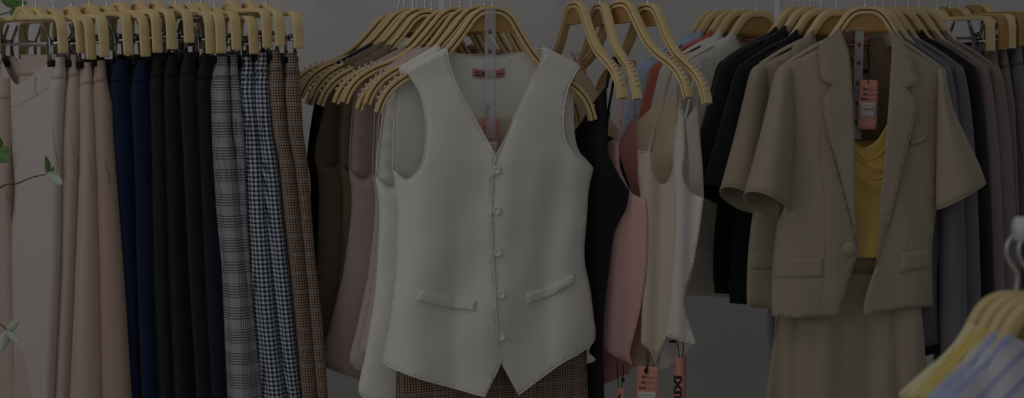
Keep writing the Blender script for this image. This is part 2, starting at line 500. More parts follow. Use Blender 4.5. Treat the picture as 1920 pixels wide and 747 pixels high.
def clip_hanger(px, py, Y, yaw, roll, label, group, L=.17, hy=0, wood=WOOD, drop=.092):
    t = thing('clip_hanger', label, 'hanger', P(px, py, Y), (0, roll, yaw), group)
    half = [(0, -.003), (.010, -.0045), (.02, -.010), (.03, -.0185), (.042, -.0215), (.08, -.022), (L - .028, -.023), (L - .012, -.028), (L - .004, -.042), (L - .002, -.062), (L, -drop)]
    b = MB(); band(b, half, .004, -.0045, .0185)
    n = 9; vs_ = []
    prof = [(-.028, -.017), (-.016, -.006), (0, -.002), (.016, -.006), (.028, -.017), (.028, -.0255), (-.028, -.0255)]
    k = len(prof); b.add([(x, -.007, z) for x, z in prof] + [(x, .007, z) for x, z in prof],
                         [tuple(range(k)), tuple(range(2 * k - 1, k - 1, -1))] + [(i, (i + 1) % k, (i + 1) % k + k, i + k) for i in range(k)])
    b.build('wooden_frame', wood, t, world=False, bevel=.0015)
    tube('crossbar', [(-L, 0, -.072), (L, 0, -.072)], .0024, CHROME, t, world=False)
    clip(t, -L + .045, -.068, R(6)); clip(t, L - .045, -.068, R(-6))
    hook(t, hy)
    return t
def yaw_for(px, Y, L, arm):
    best = None
    X0 = (px - 960) / F * (D + Y)
    for i in range(100, 860):
        a = R(i / 10)
        q = 960 + F * (X0 + L * math.cos(a)) / (D + Y - L * math.sin(a))
        if best is None or abs(q - arm) < best[0]: best = (abs(q - arm), a)
    return best[1]

# ------------------------------------------------------------------ rails that carry the hangers
def rail(name, label, pts, posts, r=.012, arms=()):
    t = thing(name, label, 'clothes rail', (pts[0].x, pts[0].y, 0))
    tube('top_bar', pts, r, M_POLE, t, seg=14)
    for x, y, z in posts:
        tube('upright', [(x, y, .012), (x, y, z)], .0085, M_POLE, t, seg=14)
        bb = MB(); tube_mb(bb, [(x, y, 0), (x, y, .014)], .11, 24); bb.build('foot_plate', M_POLE, t, bevel=.003)
    for p in arms: tube('wall_bracket', [p, Vector((p.x, WY, p.z))], .009, M_POLE, t, seg=12)
    return t
RZ = Vector((0, 0, .069))

# ------------------------------------------------------------------ sleeveless vests (centre rail)
VL = [(93, 716), (160, 726), (240, 734), (320, 737), (384, 744), (500, 741), (533, 738), (609, 728), (675, 717), (745, 712)]
VR = [(92, 1132), (160, 1122), (240, 1114), (317, 1112), (357, 1103), (417, 1099), (464, 1095), (500, 1097), (543, 1106), (592, 1112), (622, 1116), (660, 1112), (745, 1108)]
V_LEFT = [(838, 93, 1), (800, 113), (762, 134, 1), (787, 174), (798, 217), (800, 250), (794, 300), (777, 328), (760, 337), (737, 320, 1), (744, 384), (741, 500), (738, 533), (728, 609), (720, 649), (717, 672), (724, 684), (743, 694), (791, 712), (851, 728), (899, 742), (911, 743, 1), (926, 710), (939, 677), (934, 649), (931, 599), (928, 533), (924, 480), (921, 400), (924, 330), (930, 292, 1), (904, 247), (884, 211), (860, 167), (844, 127)]
V_RIGHT = [(1018, 92, 1), (1052, 108), (1087, 125, 1), (1074, 147), (1064, 170), (1057, 207), (1057, 250), (1067, 277), (1084, 300), (1112, 317, 1), (1103, 357), (1099, 417), (1095, 464), (1097, 500), (1106, 543), (1112, 592), (1116, 622), (1115, 636), (1106, 649), (1078, 668), (1048, 685), (972, 741, 1), (955, 710), (936, 675), (926, 640), (920, 599), (917, 533), (915, 450), (915, 400), (917, 350), (926, 300), (930, 292, 1), (954, 247), (967, 214), (997, 150), (1013, 117)]
V_BACK = [(838, 93, 1), (800, 113), (762, 134, 1), (746, 160), (740, 200), (738, 260), (737, 320, 1), (744, 384), (741, 500), (738, 533), (728, 609), (722, 660), (730, 668), (920, 700), (1103, 682), (1104, 660), (1110, 640), (1112, 592), (1106, 543), (1097, 500), (1095, 464), (1099, 417), (1103, 357), (1112, 317, 1), (1101, 303), (1084, 283), (1076, 250), (1074, 187), (1076, 147), (1087, 125, 1), (1052, 108), (1018, 92, 1), (994, 96), (967, 101), (930, 108), (890, 109), (862, 104)]
def vest(label, m, nx, ny, Y0, sx=1, sy1=1, sy2=1, ea=0, eh=0, front=False, bulge=.02, lining=None, step=15, skew=.325, btn=None, lift=9):
    def T(x, y):
        X = nx + (x - 925) * sx
        Y = ny + (y - 12) * sy1 if y < 320 else ny + 308 * sy1 + (y - 320) * sy2
        Y -= lift * (1 - sstep(120, 300, y)) * (1 if x < 925 else .3)
        if x < 925:
            k = (925 - x) / 190
            X -= k * (ea * sstep(110, 330, y) + eh * sstep(320, 700, y))
        return X, Y
    t = thing('sleeveless_vest', label, 'vest', P(*T(925, 60), Y0), group='sleeveless vests on the centre rail')
    def tt(x, y):
        l, r = lerpc(VL, y), lerpc(VR, y)
        return max(-1, min(1, (x - (l + r) / 2) / ((r - l) / 2)))
    bz = lambda y: lerpc([(90, .0138), (140, .0138), (300, bulge), (500, bulge * 1.05), (745, bulge * 1.2)], y)
    def rip(x, y):
        a = sstep(300, 420, y)
        q = .0060 * math.sin((x - 742) / 24 + y / 190) * sstep(120, 260, y) * (.6 + .6 * a)
        q += .0030 * math.exp(-((x - 853) / 13) ** 2) * sstep(380, 520, y) + .0030 * math.exp(-((x - (1012 + (y - 430) * .07)) / 13) ** 2) * sstep(380, 520, y)
        q += .0022 * math.sin((x + y) / 31) * sstep(330, 480, y)
        if front: q += .0026 * math.cos((x - 966 + (y - 400) * .12) / 11.5) * sstep(240, 340, y) * sstep(640, 480, y) * (.5 + .5 * math.sin(x / 53 + 1))
        return q * (1.0 if front else .7) * min(1, bulge / .02)
    def Yf(x, y):
        u = tt(x, y)
        return Y0 + skew * (x - 925) / 1000 - bz(y) * (1 - abs(u) ** 3) ** .55 + rip(x, y) - .002
    def Yb(x, y):
        u = tt(x, y)
        return Y0 + skew * (x - 925) / 1000 + min(bz(y) * .8, .0105) * (1 - abs(u) ** 3) ** .55 + .001
    sheet('back_panel', V_BACK, Yb, lining or m, t, step * 1.3, T=T)
    sheet('left_front', V_LEFT, Yf, m, t, step, T=T)
    sheet('right_front', V_RIGHT, lambda x, y: Yf(x, y) + .0035 * sstep(960, 925, x), m, t, step, T=T)
    for a, c in (((838, 93), (762, 134)), ((1018, 92), (1087, 125))):   # shoulder seams joining front and back
        b = MB(); rows = []
        for i in range(7):
            q = (a[0] + (c[0] - a[0]) * i / 6, a[1] + (c[1] - a[1]) * i / 6)
            f_, k_ = P(*T(*q), Yf(*q)), P(*T(*q), Yb(*q))
            rows.append([f_.lerp(k_, j / 6) + Vector((0, 0, .0035 * math.sin(math.pi * j / 6))) for j in range(7)])
        vs_ = [v for g in rows for v in g]
        b.add(vs_, [(i * 7 + j, i * 7 + j + 1, i * 7 + j + 8, i * 7 + j + 7) for i in range(6) for j in range(6)])
        b.build('shoulder_seam', m, t, thick=.0025)
    b = MB()                                       # rolled edges of armholes, neckline, hem
    def edge(pts, Yq, r=.0016):
        q = [tuple(p) for p in cat_open([p[:2] for p in pts], 5)]
        tube_mb(b, [P(*T(*p), Yq(*p) - .0008) for p in q], r, 6)
    edge(V_LEFT[2:10], Yf); edge(V_LEFT[30:] + V_LEFT[:1], Yf, .0013); edge(V_LEFT[15:22], Yf, .0015)
    edge(V_RIGHT[2:10], Yf); edge(V_RIGHT[31:] + V_RIGHT[:1], Yf, .0013); edge(V_RIGHT[17:22], Yf, .0015)
    edge(V_LEFT[22:31], Yf, .0013)
    edge(V_BACK[2:7], Yb, .0017); edge(V_BACK[23:30], Yb, .0017); edge(V_BACK[31:] + V_BACK[:1], Yb, .0015)
    b.build('edge_binding', m, t)
    if front:
        for q, nm in (([(789, 545, 1), (838, 557), (892, 564, 1), (889, 583, 1), (836, 577), (780, 563, 1)], 'pocket_welt'), ([(988, 553, 1), (1036, 536), (1078, 514, 1), (1077, 531, 1), (1036, 553), (989, 570, 1)], 'pocket_welt')):
            sheet(nm, q, lambda x, y: Yf(x, y) - .0038, m, t, 6, thick=.003)
        b = MB()
        for pts in ([(853, 585), (852, 640), (850, 726)], [(1019, 572), (1025, 620), (1033, 690)], [(846, 455), (852, 500), (853, 555)], [(1013, 430), (1016, 490), (1018, 550)]):
            tube_mb(b, [P(x, y, Yf(x, y) - .0009) for x, y in cat_open(pts, 8)], .0009, 5)
        b.build('dart_seam', m, t)
    for i, (x, y) in enumerate(((931, 319.5), (931, 396), (933, 474), (940, 553), (940, 632))):
        if not front and i > 3: continue
        c = P(*T(x, y), Yf(x, y) - .0012)
        b = MB(); rs = []
        prof = [(.0001, -.002), (.0045, -.0016), (.0052, -.0026), (.0070, -.0026), (.0078, -.0016), (.0078, .0015), (.0001, .0015)]
        for rr, dy in prof: rs.append([c + Vector((rr * math.cos(a * math.pi / 9), dy, rr * math.sin(a * math.pi / 9))) for a in range(18)])
        loft_mb(b, rs, [[(0, 0)] * 19] * len(rs))
        b.build('button', btn or m, t)
    t2 = (T, Yf, Yb)
    return t, t2

CG = 'wooden hangers on the centre rail'
CH = [  # neck px, tip px, depth, label
    ((747, 25), (564, 168), .300, 'rearmost wooden hanger of the centre rail, half hidden behind the black vest'),
    ((758, 24), (571, 184), .274, 'second wooden hanger from the back, inside the black vest'),
    ((774, 17), (580, 172), .247, 'wooden hanger with beaded grip inside the ink navy vest'),
    ((783, 19), (594, 186), .220, 'wooden hanger between the ink navy vest and the first taupe vest'),
    ((797, 15), (603, 175), .192, 'wooden hanger inside the rear taupe vest'),
    ((810, 19), (614, 189), .164, 'wooden hanger inside the front taupe vest'),
    ((845, 18), (641, 187), .136, 'wooden hanger inside the rear dusty rose vest'),
    ((863, 14), (656, 187), .108, 'wooden hanger inside the front blush vest'),
    ((884, 15), (684, 198), .078, 'wooden hanger inside the pale blush vest, third from the front'),
    ((909, 10), (706, 182), .043, 'wooden hanger inside the ivory vest, just behind the front white vest'),
    ((924, 12), (719, 204), .000, 'frontmost wooden hanger of the centre rail, inside the buttoned white vest')]
YAWC = R(18)
for (nx, ny), (tx, ty), Y, lab in CH:
    k = PXM(Y); dx, dz = (tx - nx) * k, (ny - ty) * k
    roll = math.atan2(-dz, -dx) - math.atan2(.195 * 1.05, .21 * math.cos(YAWC))
    coat_hanger(nx, ny, Y, YAWC, -roll, lab, CG).scale = (1.05,) * 3
p0, p1 = P(936, 12, -.03) + RZ, P(744, 21, .34) + RZ
rail('clothes_rail', 'white centre clothes rail on a white upright behind the vests', [p0, p1, p1 + (p1 - p0) * .05],
     [(P(830, 40, .36).x, .36, p1.z)])

V = []
vest('black sleeveless vest at the very back of the centre rail', M_BLACK, 758, 24, .274, .86, .90, .88, 20, 10, bulge=.012)
vest('ink navy sleeveless vest just in front of the black vest', M_NAVYB, 774, 17, .247, .88, .92, .92, 26, 5, bulge=.012)
vest('taupe sleeveless vest, rear one of the two taupe vests', M_TAUPE, 797, 15, .192, .92, .92, .96, 34, 0, bulge=.013)
vest('taupe sleeveless vest, front one of the two taupe vests', M_TAUPE, 810, 19, .164, .90, .94, .92, 4, 0, bulge=.012)
vest('dusty rose sleeveless vest, behind the blush vest', M_ROSE, 845, 18, .136, .97, .98, 1.01, 8, 30, bulge=.013)
vest('blush pink sleeveless vest between the dusty rose and ivory vests', M_BLUSH, 863, 14, .108, .85, 1.02, .985, 4, 24, bulge=.012)
vest('pale blush sleeveless vest squeezed behind the ivory vest', M_BLUSH, 884, 15, .078, .90, 1.0, .95, 10, 10, bulge=.012)
vest('ivory sleeveless vest flaring out behind the front white vest', M_WHITE, 909, 10, .043, .98, 1.05, 1.13, 20, 10, bulge=.013)
front_vest, (VT, VYf, VYb) = vest('white buttoned sleeveless vest at the front of the centre rail', M_WHITE, 925, 12, 0, front=True, bulge=.042, step=8, btn=M_BUTTON, lift=1)
# woven label, hang strip and tag inside the neckline of the front vest
yl = lambda x, y: VYb(x, y) - .004
o = sheet('neck_label', [(886, 128, 1), (905, 131), (930, 131), (946, 127.5, 1), (946, 142.5, 1), (930, 146), (905, 146), (886, 143.5, 1)], yl, M_LABEL, front_vest, 5, thick=.0008)
tag(o, 'pink woven neck label with black lettering')
yt = lambda x, y: yl(x, y) - .0012
for body, x, y, s, bd in (('made in', 890, 136.6, 5.2, .02), ('Vietnam', 889.5, 142.2, 5.2, .02), ('RIXI', 905, 142, 11, .03), ('size S', 931.5, 140, 5.8, .01)):
    text('lettering', body, x, y, s, yt, M_INKP, o, bold=bd)
# cream lining strip lower in the back
o = sheet('back_lining', [(800, 212, 1), (1058, 211, 1), (1058, 300, 1), (800, 300, 1)], lambda x, y: VYb(x, y) - .0035, M_WHITE2, front_vest, 14, thick=.001)

def size_strip(label, cx, top, bot, w, Y, holes, lean=0):
    t = thing('size_strip', label, 'plastic strip', P(cx, top, Y))
    h = [[(cx + lean * (y - top) + 4 * math.cos(a), y + 4 * math.sin(a)) for a in [k * math.pi / 4 for k in range(8)]] for y in holes]
    tl = lambda y: cx + lean * (y - top)
    sheet('strip_band', [(tl(top) - w, top, 1), (tl(top) + w, top, 1), (tl(bot) + w, bot, 1), (tl(bot) - w, bot, 1)], lambda x, y: Y, M_STRIP, t, 7, thick=.0006, holes=h)
    b = MB()
    for s in (-1, 1): tube_mb(b, [P(tl(top) + s * w, top, Y), P(tl(bot) + s * w, bot, Y)], .0009, 6)
    b.build('strip_edge', M_STRIP, t)
    return t
size_strip('clear plastic size strip with holes hanging in the white vest neckline', 919, 14, 262, 9.5, -.012, [60, 97, 150, 200])

def hang_tag(label, cx, top, w, h, Yf, ang=0, sticker=True, words=True):
    ca, sa = math.cos(ang), math.sin(ang)
    def rt(x, y): return cx + x * ca - y * sa, top + x * sa + y * ca
    t = thing('hang_tag', label, 'price tag', P(*rt(0, h / 2), Yf(*rt(0, h / 2))))
    r = 3.5
    o = [(-w + r, 0), (w - r, 0, 1), (w, r, 1), (w, h - r, 1), (w - r, h, 1), (-w + r, h, 1), (-w, h - r, 1), (-w, r, 1)]
    o = [rt(p[0], p[1]) + (1,) for p in o]
    sheet('card', o, Yf, M_TAG, t, 7, thick=.0010)
    Y1 = lambda x, y: Yf(x, y) - .0011
    k = w / 18.0
    if words:
        for i, (a, b_) in enumerate((('be', 'good.'), ('do', 'good.'), ('feel', 'good.'))):
            yy = 20 + i * 9.3
            x, y = rt(-1.5 * k, yy * k); text('lettering', a, x, y, 8.2 * k, Y1, M_INKP, t, -ang, 'RIGHT', bold=.02)
            x, y = rt(0, yy * k); text('lettering', b_, x, y, 8.2 * k, Y1, M_INKG, t, -ang)
    if sticker:
        q = [rt(-14.5 * k, 43 * k) + (1,), rt(15.5 * k, 43 * k) + (1,), rt(15.5 * k, 72 * k) + (1,), rt(-14.5 * k, 72 * k) + (1,)]
        s = sheet('price_sticker', q, Y1, M_PAPER, t, 8, thick=.0004)
        b = MB(); x = -6
        rnd = random.Random(3)
        while x < 10:
            ww = rnd.choice((.5, .8, 1.3))
            z = [P(*rt(px_ * k, py_ * k), Yf(*rt(px_ * k, py_ * k)) - .0016) for px_, py_ in ((x, 53), (x + ww, 53), (x + ww, 58.5), (x, 58.5))]
            b.add(z, [(0, 1, 2, 3)]); x += ww + rnd.choice((.5, .8))
        for a, c, yy in ((-8, 11, 47.5), (-2, 5, 62), (-6, 8, 67.5)):
            b.add([P(*rt(px_ * k, py_ * k), Yf(*rt(px_ * k, py_ * k)) - .0016) for px_, py_ in ((a, yy), (c, yy), (c, yy + .8), (a, yy + .8))], [(0, 1, 2, 3)])
        b.build('barcode', M_INKG, s, smooth=False)
    return t
def cord(t, pts, r=.0009):
    return tube('cord', [P(*p) for p in pts], r, M_CORD, t, smooth_n=6, seg=6)
YT = -.008
tg = hang_tag('salmon price tag hanging inside the white vest neckline', 916, 221, 19, 84, lambda x, y: .000 + (y - 221) * -.0002)
cord(tg, [(912, 146, .016), (911, 175, .014), (913, 200, .006), (914, 226, -.002)]); cord(tg, [(917, 146, .016), (916, 175, .014), (915, 205, .006), (914, 226, -.002)])

# ------------------------------------------------------------------ trousers hanging below the front vest
def check_trousers():
    t = thing('check_trousers', 'brown checked trousers hanging below the front white vest', 'trousers', P(920, 600, 0))
    rows = []; uvs = []
    for i in range(40):
        y = 330 + i * 20
        xl, xr = lerp([(330, 790), (600, 748), (747, 742), (1130, 726)], y), lerp([(330, 1050), (600, 1098), (747, 1101), (1130, 1112)], y)
        g = []; u = []; n = 72; per = 0; prev = None
        for k in range(n):
            a = 2 * math.pi * k / n
            c, s = math.cos(a), math.sin(a)
            x = (xl + xr) / 2 + (xr - xl) / 2 * math.copysign(abs(c) ** .75, c)
            fold = .0022 * math.sin(x / 11.5) + .0032 * math.sin(x / 29 + y / 400)
            dip = .012 * math.exp(-((x - 935) / 9) ** 2) * sstep(450, 560, y)
            Y = .002 + .325 * (x - 925) / 1000 - .014 * math.copysign(abs(s) ** .6, s) + (fold + dip if s > 0 else -fold)
            w_ = P(x, y, Y); per += (w_ - prev).length if prev else 0; prev = w_
            g.append(w_); u.append((per, w_.z))
        u.append((per + .005, u[0][1])); rows.append(g); uvs.append(u)
    b = MB(); loft_mb(b, rows, uvs, cap0=True); b.build('trouser_legs', M_BROWN, t, thick=.002)
    b = MB()
    for x0, x1 in ((1085, 1100),):
        tube_mb(b, [P(x, y, .038) for x, y in cat_open([(1078, 640), (1086, 668), (1096, 690)], 6)], .001, 5)
    b.build('pocket_edge', M_BROWN, t)
check_trousers()

# ------------------------------------------------------------------ trousers on the left rail
TX = [  # right silhouette: (py, px)
    [(108, 122), (147, 124), (187, 121), (250, 118), (500, 114), (747, 102)],
    [(103, 147), (141, 150), (187, 152), (250, 152), (500, 141), (747, 130)],
    [(118, 172), (157, 174), (250, 179), (500, 188), (747, 194)],
    [(114, 197), (154, 201), (200, 211), (250, 212), (500, 231), (747, 248)],
    [(112, 241), (250, 248), (340, 251), (500, 254), (747, 263)],
    [(114, 278), (250, 283), (500, 287), (747, 299)],
    [(106, 305), (250, 311), (500, 318), (747, 328)],
    [(105, 332), (250, 339), (500, 350), (747, 366)],
    [(99, 364), (250, 371), (500, 382), (747, 396)],
    [(108, 396), (150, 394), (250, 398), (400, 407), (500, 416), (747, 424)],
    [(106, 426), (144, 429), (250, 434), (300, 441), (484, 457), (632, 475), (747, 484)],
    [(104, 444), (141, 447), (250, 458), (417, 464), (566, 474), (747, 492)],
    [(107, 471), (144, 477), (207, 480), (250, 483), (334, 494), (411, 501), (500, 510), (665, 527), (747, 538)],
    [(97, 501), (134, 503), (187, 506), (250, 511), (300, 521), (411, 531), (500, 541), (632, 554), (747, 564)],
    [(94, 524), (134, 531), (187, 533), (250, 538), (317, 552), (417, 563), (500, 572), (632, 584), (747, 594)],
    [(100, 556), (134, 561), (207, 566), (250, 568), (300, 576), (417, 585), (500, 592), (599, 604), (698, 612), (747, 615)]]
TM = [M_PALE, M_PBEI, M_PBEI, M_BEIGE, M_NAVY, M_NAVY, M_BLACK2, M_BLACK, M_BLACK2, M_INK, M_GLEN, M_GLEN, M_GING, M_GING, M_BROWN, M_BROWN]
TL = ['pale blush trousers at the front left, waistband draped open between two clips',
      'rosy beige trousers right behind the pale blush pair', 'narrow rosy beige trousers between two other beige pairs',
      'camel beige trousers beside the navy pair', 'navy blue trousers beside the camel beige pair', 'navy blue trousers beside the black pairs',
      'black trousers, first black pair right of the navy ones', 'black trousers, second pair right of the navy ones',
      'black trousers, third pair right of the navy ones', 'ink black trousers beside the grey plaid pair',
      'grey glen plaid trousers, broad front pair', 'grey glen plaid trousers, narrow pair behind the broad plaid one',
      'black and white gingham trousers beside the grey plaid', 'black and white gingham trousers beside the brown check',
      'brown checked trousers beside the gingham pair', 'brown checked trousers at the right end of the left rail']
HL = ['frontmost clip hanger at far left holding the pale blush trousers', 'clip hanger holding the rosy beige trousers behind the pale blush pair',
      'clip hanger holding the narrow rosy beige trousers', 'clip hanger holding the camel beige trousers', 'clip hanger holding the navy trousers beside the beige',
      'clip hanger holding the navy trousers beside the black', 'clip hanger holding the first black trousers after the navy', 'clip hanger holding the second black trousers after the navy',
      'clip hanger holding the third black trousers, its arm set highest', 'clip hanger holding the ink black trousers beside the grey plaid', 'clip hanger holding the broad grey plaid trousers',
      'clip hanger holding the narrow grey plaid trousers', 'slanting clip hanger holding the gingham trousers beside the plaid', 'clip hanger holding the gingham trousers beside the brown check',
      'clip hanger holding the brown checked trousers beside the gingham', 'clip hanger at the right end of the left rail']
NX = [44, 68, 101, 134, 168, 201, 226, 261, 294, 330, 357, 377, 403, 433, 467, 499]
NY = [13, 14, 16, 12, 8, 11, 4, 2, 2, 7, 7, 6, 15, 1, 2, 7]
AX = [115, 149, 167, 192, 237, 269, 292, 319, 352, 392, 412, 441, 474, 499, 523, 558]
AY = [104, 103, 115, 114, 110, 114, 103, 97, 85, 105, 104, 98, 105, 94, 91, 95]
LG = 'clip hangers on the left rail'
LY = .15
def trousers(label, m, xr, gap, Yn, th, ytop, seed, ybot=1060, L=.2, group=None, kg=.43):
    x0 = lerp(xr, ytop)
    t = thing('trousers', label, 'trousers', P(x0, ytop, Yn), group=group)
    d = Vector((-math.cos(th), math.sin(th), 0)); nrm = Vector((math.sin(th), math.cos(th), 0))
    k = PXM(Yn)
    def ring(y, grow=0):
        g_ = max(20, gap(y)); r = max(.008, kg * g_ * k) * (.55 + .45 * sstep(ytop + 6, ytop + 64, y)) + grow
        C = P(lerp(xr, y) - r / k * 1.0, y, Yn)
        Lr = L * (1 - .1 * sstep(150, 500, y))
        pts = []
        wv = lambda s: .22 * math.sin(s * 26 + seed * 2.1 + y * .002) * sstep(ytop + 30, ytop + 220, y) * r
        for i in range(15):
            a = -math.pi / 2 + math.pi * i / 14
            rr = r * (1 + .05 * math.sin(3 * a + seed + y * .003) * sstep(ytop + 40, ytop + 200, y))
            pts.append(C - d * rr * math.cos(a) + nrm * rr * math.sin(a))
        for i in range(1, 16): s = i / 16 * Lr; pts.append(C + d * s + nrm * (r + wv(s)))
        for i in range(7):
            a = math.pi / 2 + math.pi * i / 6
            pts.append(C + d * Lr - d * r * math.cos(a) + nrm * r * math.sin(a))
        for i in range(15, 0, -1): s = i / 16 * Lr; pts.append(C + d * s - nrm * (r - wv(s)))
        u = []; per = 0
        for i, p in enumerate(pts):
            if i: per += (p - pts[i - 1]).length
            u.append((per, p.z))
        u.append((per + .006, pts[0].z))
        return pts, u
    def mk(name, y0, y1, st, grow, par, cap):
        rs = []; us = []; y = y0
        while y < y1 + st * .5:
            a, b_ = ring(y, grow); rs.append(a); us.append(b_); y += st
        mb = MB(); loft_mb(mb, rs, us, cap0=cap, cap1=cap); return mb.build(name, m, par)
    mk('trouser_legs', ytop, ybot, 16, 0, t, True)
    mk('waistband', ytop - 1, ytop + 39, 8, .0012, t, True)
    mb = MB()                                  # slanting pocket opening on the near side
    xs = lerp(xr, ytop + 120); g_ = gap(ytop + 120)
    pp = cat_open([(xs - g_ * .62, ytop + 118), (xs - g_ * .55, ytop + 170), (xs - g_ * .2, ytop + 228)], 8)
    r = max(.008, kg * g_ * k)
    q = []
    for x, y in pp:
        rr = max(.008, kg * max(20, gap(y)) * k); cx = lerp(xr, y) - rr / k
        o = max(-.95, min(.95, (x - cx) / (rr / k))) * rr
        q.append(P(x, y, Yn - math.sqrt(max(0, rr * rr - o * o)) - .0006))
    tube_mb(mb, q, .0012, 5); mb.build('pocket_edge', m, t)
    return t
for i in range(16):
    yaw = yaw_for(NX[i], LY, .17, AX[i])
    Yn = LY - .17 * math.sin(yaw) + .024
    clip_hanger(NX[i], NY[i], LY, -yaw, 0, HL[i], LG, hy=yaw + R(90), drop=min(.1, max(.082, (AY[i] - NY[i]) * .00101)))
    prev = TX[i - 1] if i else [(y, x - 32) for y, x in TX[0]]
    gap = (lambda a, b_: (lambda y: lerp(a, y) - lerp(b_, y)))(TX[i], prev)
    tr = trousers(TL[i], TM[i], TX[i], gap, Yn, yaw, TX[i][0][0], i + 1, group='trousers on the left rail', L=.008 if i == 0 else .2)
    if i == 0:
        Yo = lambda x, y: Yn + .004 + (118 - x) * .00135 - .010 * math.sin(math.pi * max(0, min(1, (118 - x) / 110))) * sstep(120, 300, y) + .003 * math.sin(x / 13 + y / 160) * sstep(200, 400, y)
        sheet('front_panel', [(118, 110, 1), (99, 112), (78, 128), (56, 146), (33, 159), (18, 143), (3, 112, 1), (-6, 112, 1), (0, 150), (10, 200), (20, 250), (28, 334), (27, 390), (18, 450), (10, 500), (11, 609), (20, 665), (40, 747), (60, 840), (80, 900, 1), (104, 900, 1), (104, 747), (112, 500), (114, 250)], Yo, M_PALE, tr, 10)
        sheet('back_panel', [(118, 112, 1), (60, 118), (40, 122), (28, 106, 1), (8, 104, 1), (0, 140), (18, 300), (30, 500), (40, 747, 1), (104, 747, 1), (110, 400)], lambda x, y: Yo(x, y) + .045, M_PBEI, tr, 12)
        b = MB()
        tube_mb(b, [P(x, y, Yo(x, y) - .0022) for x, y in cat_open([(22, 201), (45, 192), (70, 178), (97, 160)], 6)], .001, 5)
        tube_mb(b, [P(x, y, Yo(x, y) - .004) for x, y in cat_open([(67, 143), (65, 162), (68, 180)], 6)], .0022, 6)
        b.build('belt_loop', M_PBEI, tr)
rail_l0, rail_l1 = P(-170, 8, LY) + RZ, P(545, 8, LY) + RZ
rail('clothes_rail', 'white left clothes rail carrying the trousers, held off the wall', [rail_l0, rail_l1], [], arms=[rail_l0, rail_l0.lerp(rail_l1, .92)])
# rosy beige trousers glimpsed at the far left edge behind the pale pair
ya = R(50)
clip_hanger(-62, 14, .30, -ya, 0, 'clip hanger mostly outside the left edge of the photo', LG, hy=ya + R(90))
trousers('rosy beige trousers cut by the left edge, behind the pale blush pair', M_PBEI, [(120, 18), (250, 26), (500, 34), (747, 46)], lambda y: 60, .19, R(35), 146, 21, group='trousers on the left rail', L=.16, kg=.3)
x_ = P(-62, 14, .30); 
rail('clothes_rail', 'second white clothes rail behind the left one, mostly out of frame', [x_ + RZ + Vector((-.25, 0, 0)), x_ + RZ + Vector((.07, 0, 0))], [], arms=[x_ + RZ + Vector((-.2, 0, 0))])

# ------------------------------------------------------------------ blazers
def loftsleeve(name, rings, Yc, T, m, parent, cuff=None, ns=26, seed=0):
    """rings: (left px,py, right px,py, depth radius, tilt px)"""
    ks = np.array([[*r] for r in rings], float)
    ks = np.array(cat_open(list(ks), 5))
    rs = []; us = []
    for i, (xl, yl_, xr, yr, dr, tl, yo) in enumerate(ks):
        g = []; u = []; per = 0; pv = None
        for k in range(ns):
            a = 2 * math.pi * k / ns; c, s_ = math.cos(a), math.sin(a)
            x = (xl + xr) / 2 + (xr - xl) / 2 * c; y = (yl_ + yr) / 2 + (yr - yl_) / 2 * c - tl * s_
            w_ = 1 + .07 * math.sin(3 * a + seed + i * .12) * min(1, i / 12)
            q = P(*T(x, y), Yc(x, y) + yo - dr * s_ * w_)
            per += (q - pv).length if pv else 0; pv = q
            g.append(q); u.append((per, q.z))
        u.append((per + .004, u[0][1])); rs.append(g); us.append(u)
    b = MB(); loft_mb(b, rs, us, cap0=True); o = b.build(name, m, parent, thick=.0028)
    b = MB(); tube_mb(b, rs[-1] + [rs[-1][0]], .0018, 6, cap=False)
    if cuff: tube_mb(b, [p for p in rs[-cuff]] + [rs[-cuff][0]], .0008, 5, cap=False)
    b.build('sleeve_hem', m, o)
    return o
J_LEFT = [(1574, 60, 1), (1536, 90), (1500, 108), (1472, 122, 1), (1478, 150), (1484, 200), (1487, 250), (1484, 300), (1478, 350), (1470, 390), (1458, 420), (1452, 467), (1449, 500), (1447, 560), (1448, 594, 1), (1491, 597), (1531, 595), (1571, 594, 1), (1587, 543), (1600, 500), (1607, 474), (1606, 440), (1598, 410), (1586, 360), (1574, 317), (1565, 270), (1568, 200), (1580, 120)]
J_RIGHT = [(1672, 60, 1), (1700, 88), (1740, 114), (1770, 134, 1), (1764, 165), (1760, 210), (1759, 260), (1757, 330), (1754, 394), (1748, 451), (1747, 500), (1748, 540), (1749, 574, 1), (1699, 578), (1650, 585), (1618, 594, 1), (1622, 560), (1633, 525), (1642, 498), (1648, 450), (1657, 384), (1668, 317), (1678, 250), (1680, 180), (1676, 110)]
LAP_L = [(1574, 53, 1), (1555, 71), (1536, 88), (1537, 118), (1541, 147, 1), (1563, 159, 1), (1543, 186, 1), (1547, 217), (1554, 250), (1574, 317), (1590, 380), (1598, 410), (1607, 458, 1), (1605, 400), (1602, 260), (1599, 190), (1596, 140), (1590, 95)]
LAP_R = [(1672, 57, 1), (1687, 76), (1701, 94), (1711, 122), (1721, 154, 1), (1696, 164, 1), (1721, 192, 1), (1714, 217), (1707, 250), (1690, 317), (1667, 410), (1650, 467), (1642, 498, 1), (1644, 484), (1649, 400), (1656, 317), (1662, 250), (1666, 200), (1669, 150), (1672, 100)]
J_BACK = [(1578, 70, 1), (1540, 90), (1500, 108), (1472, 122, 1), (1470, 200), (1462, 300), (1458, 420), (1452, 470), (1450, 520), (1449, 588, 1), (1600, 600), (1748, 570, 1), (1747, 500), (1752, 394), (1757, 330), (1762, 220), (1770, 134, 1), (1740, 114), (1700, 88), (1672, 66, 1), (1650, 72), (1625, 74), (1600, 73)]
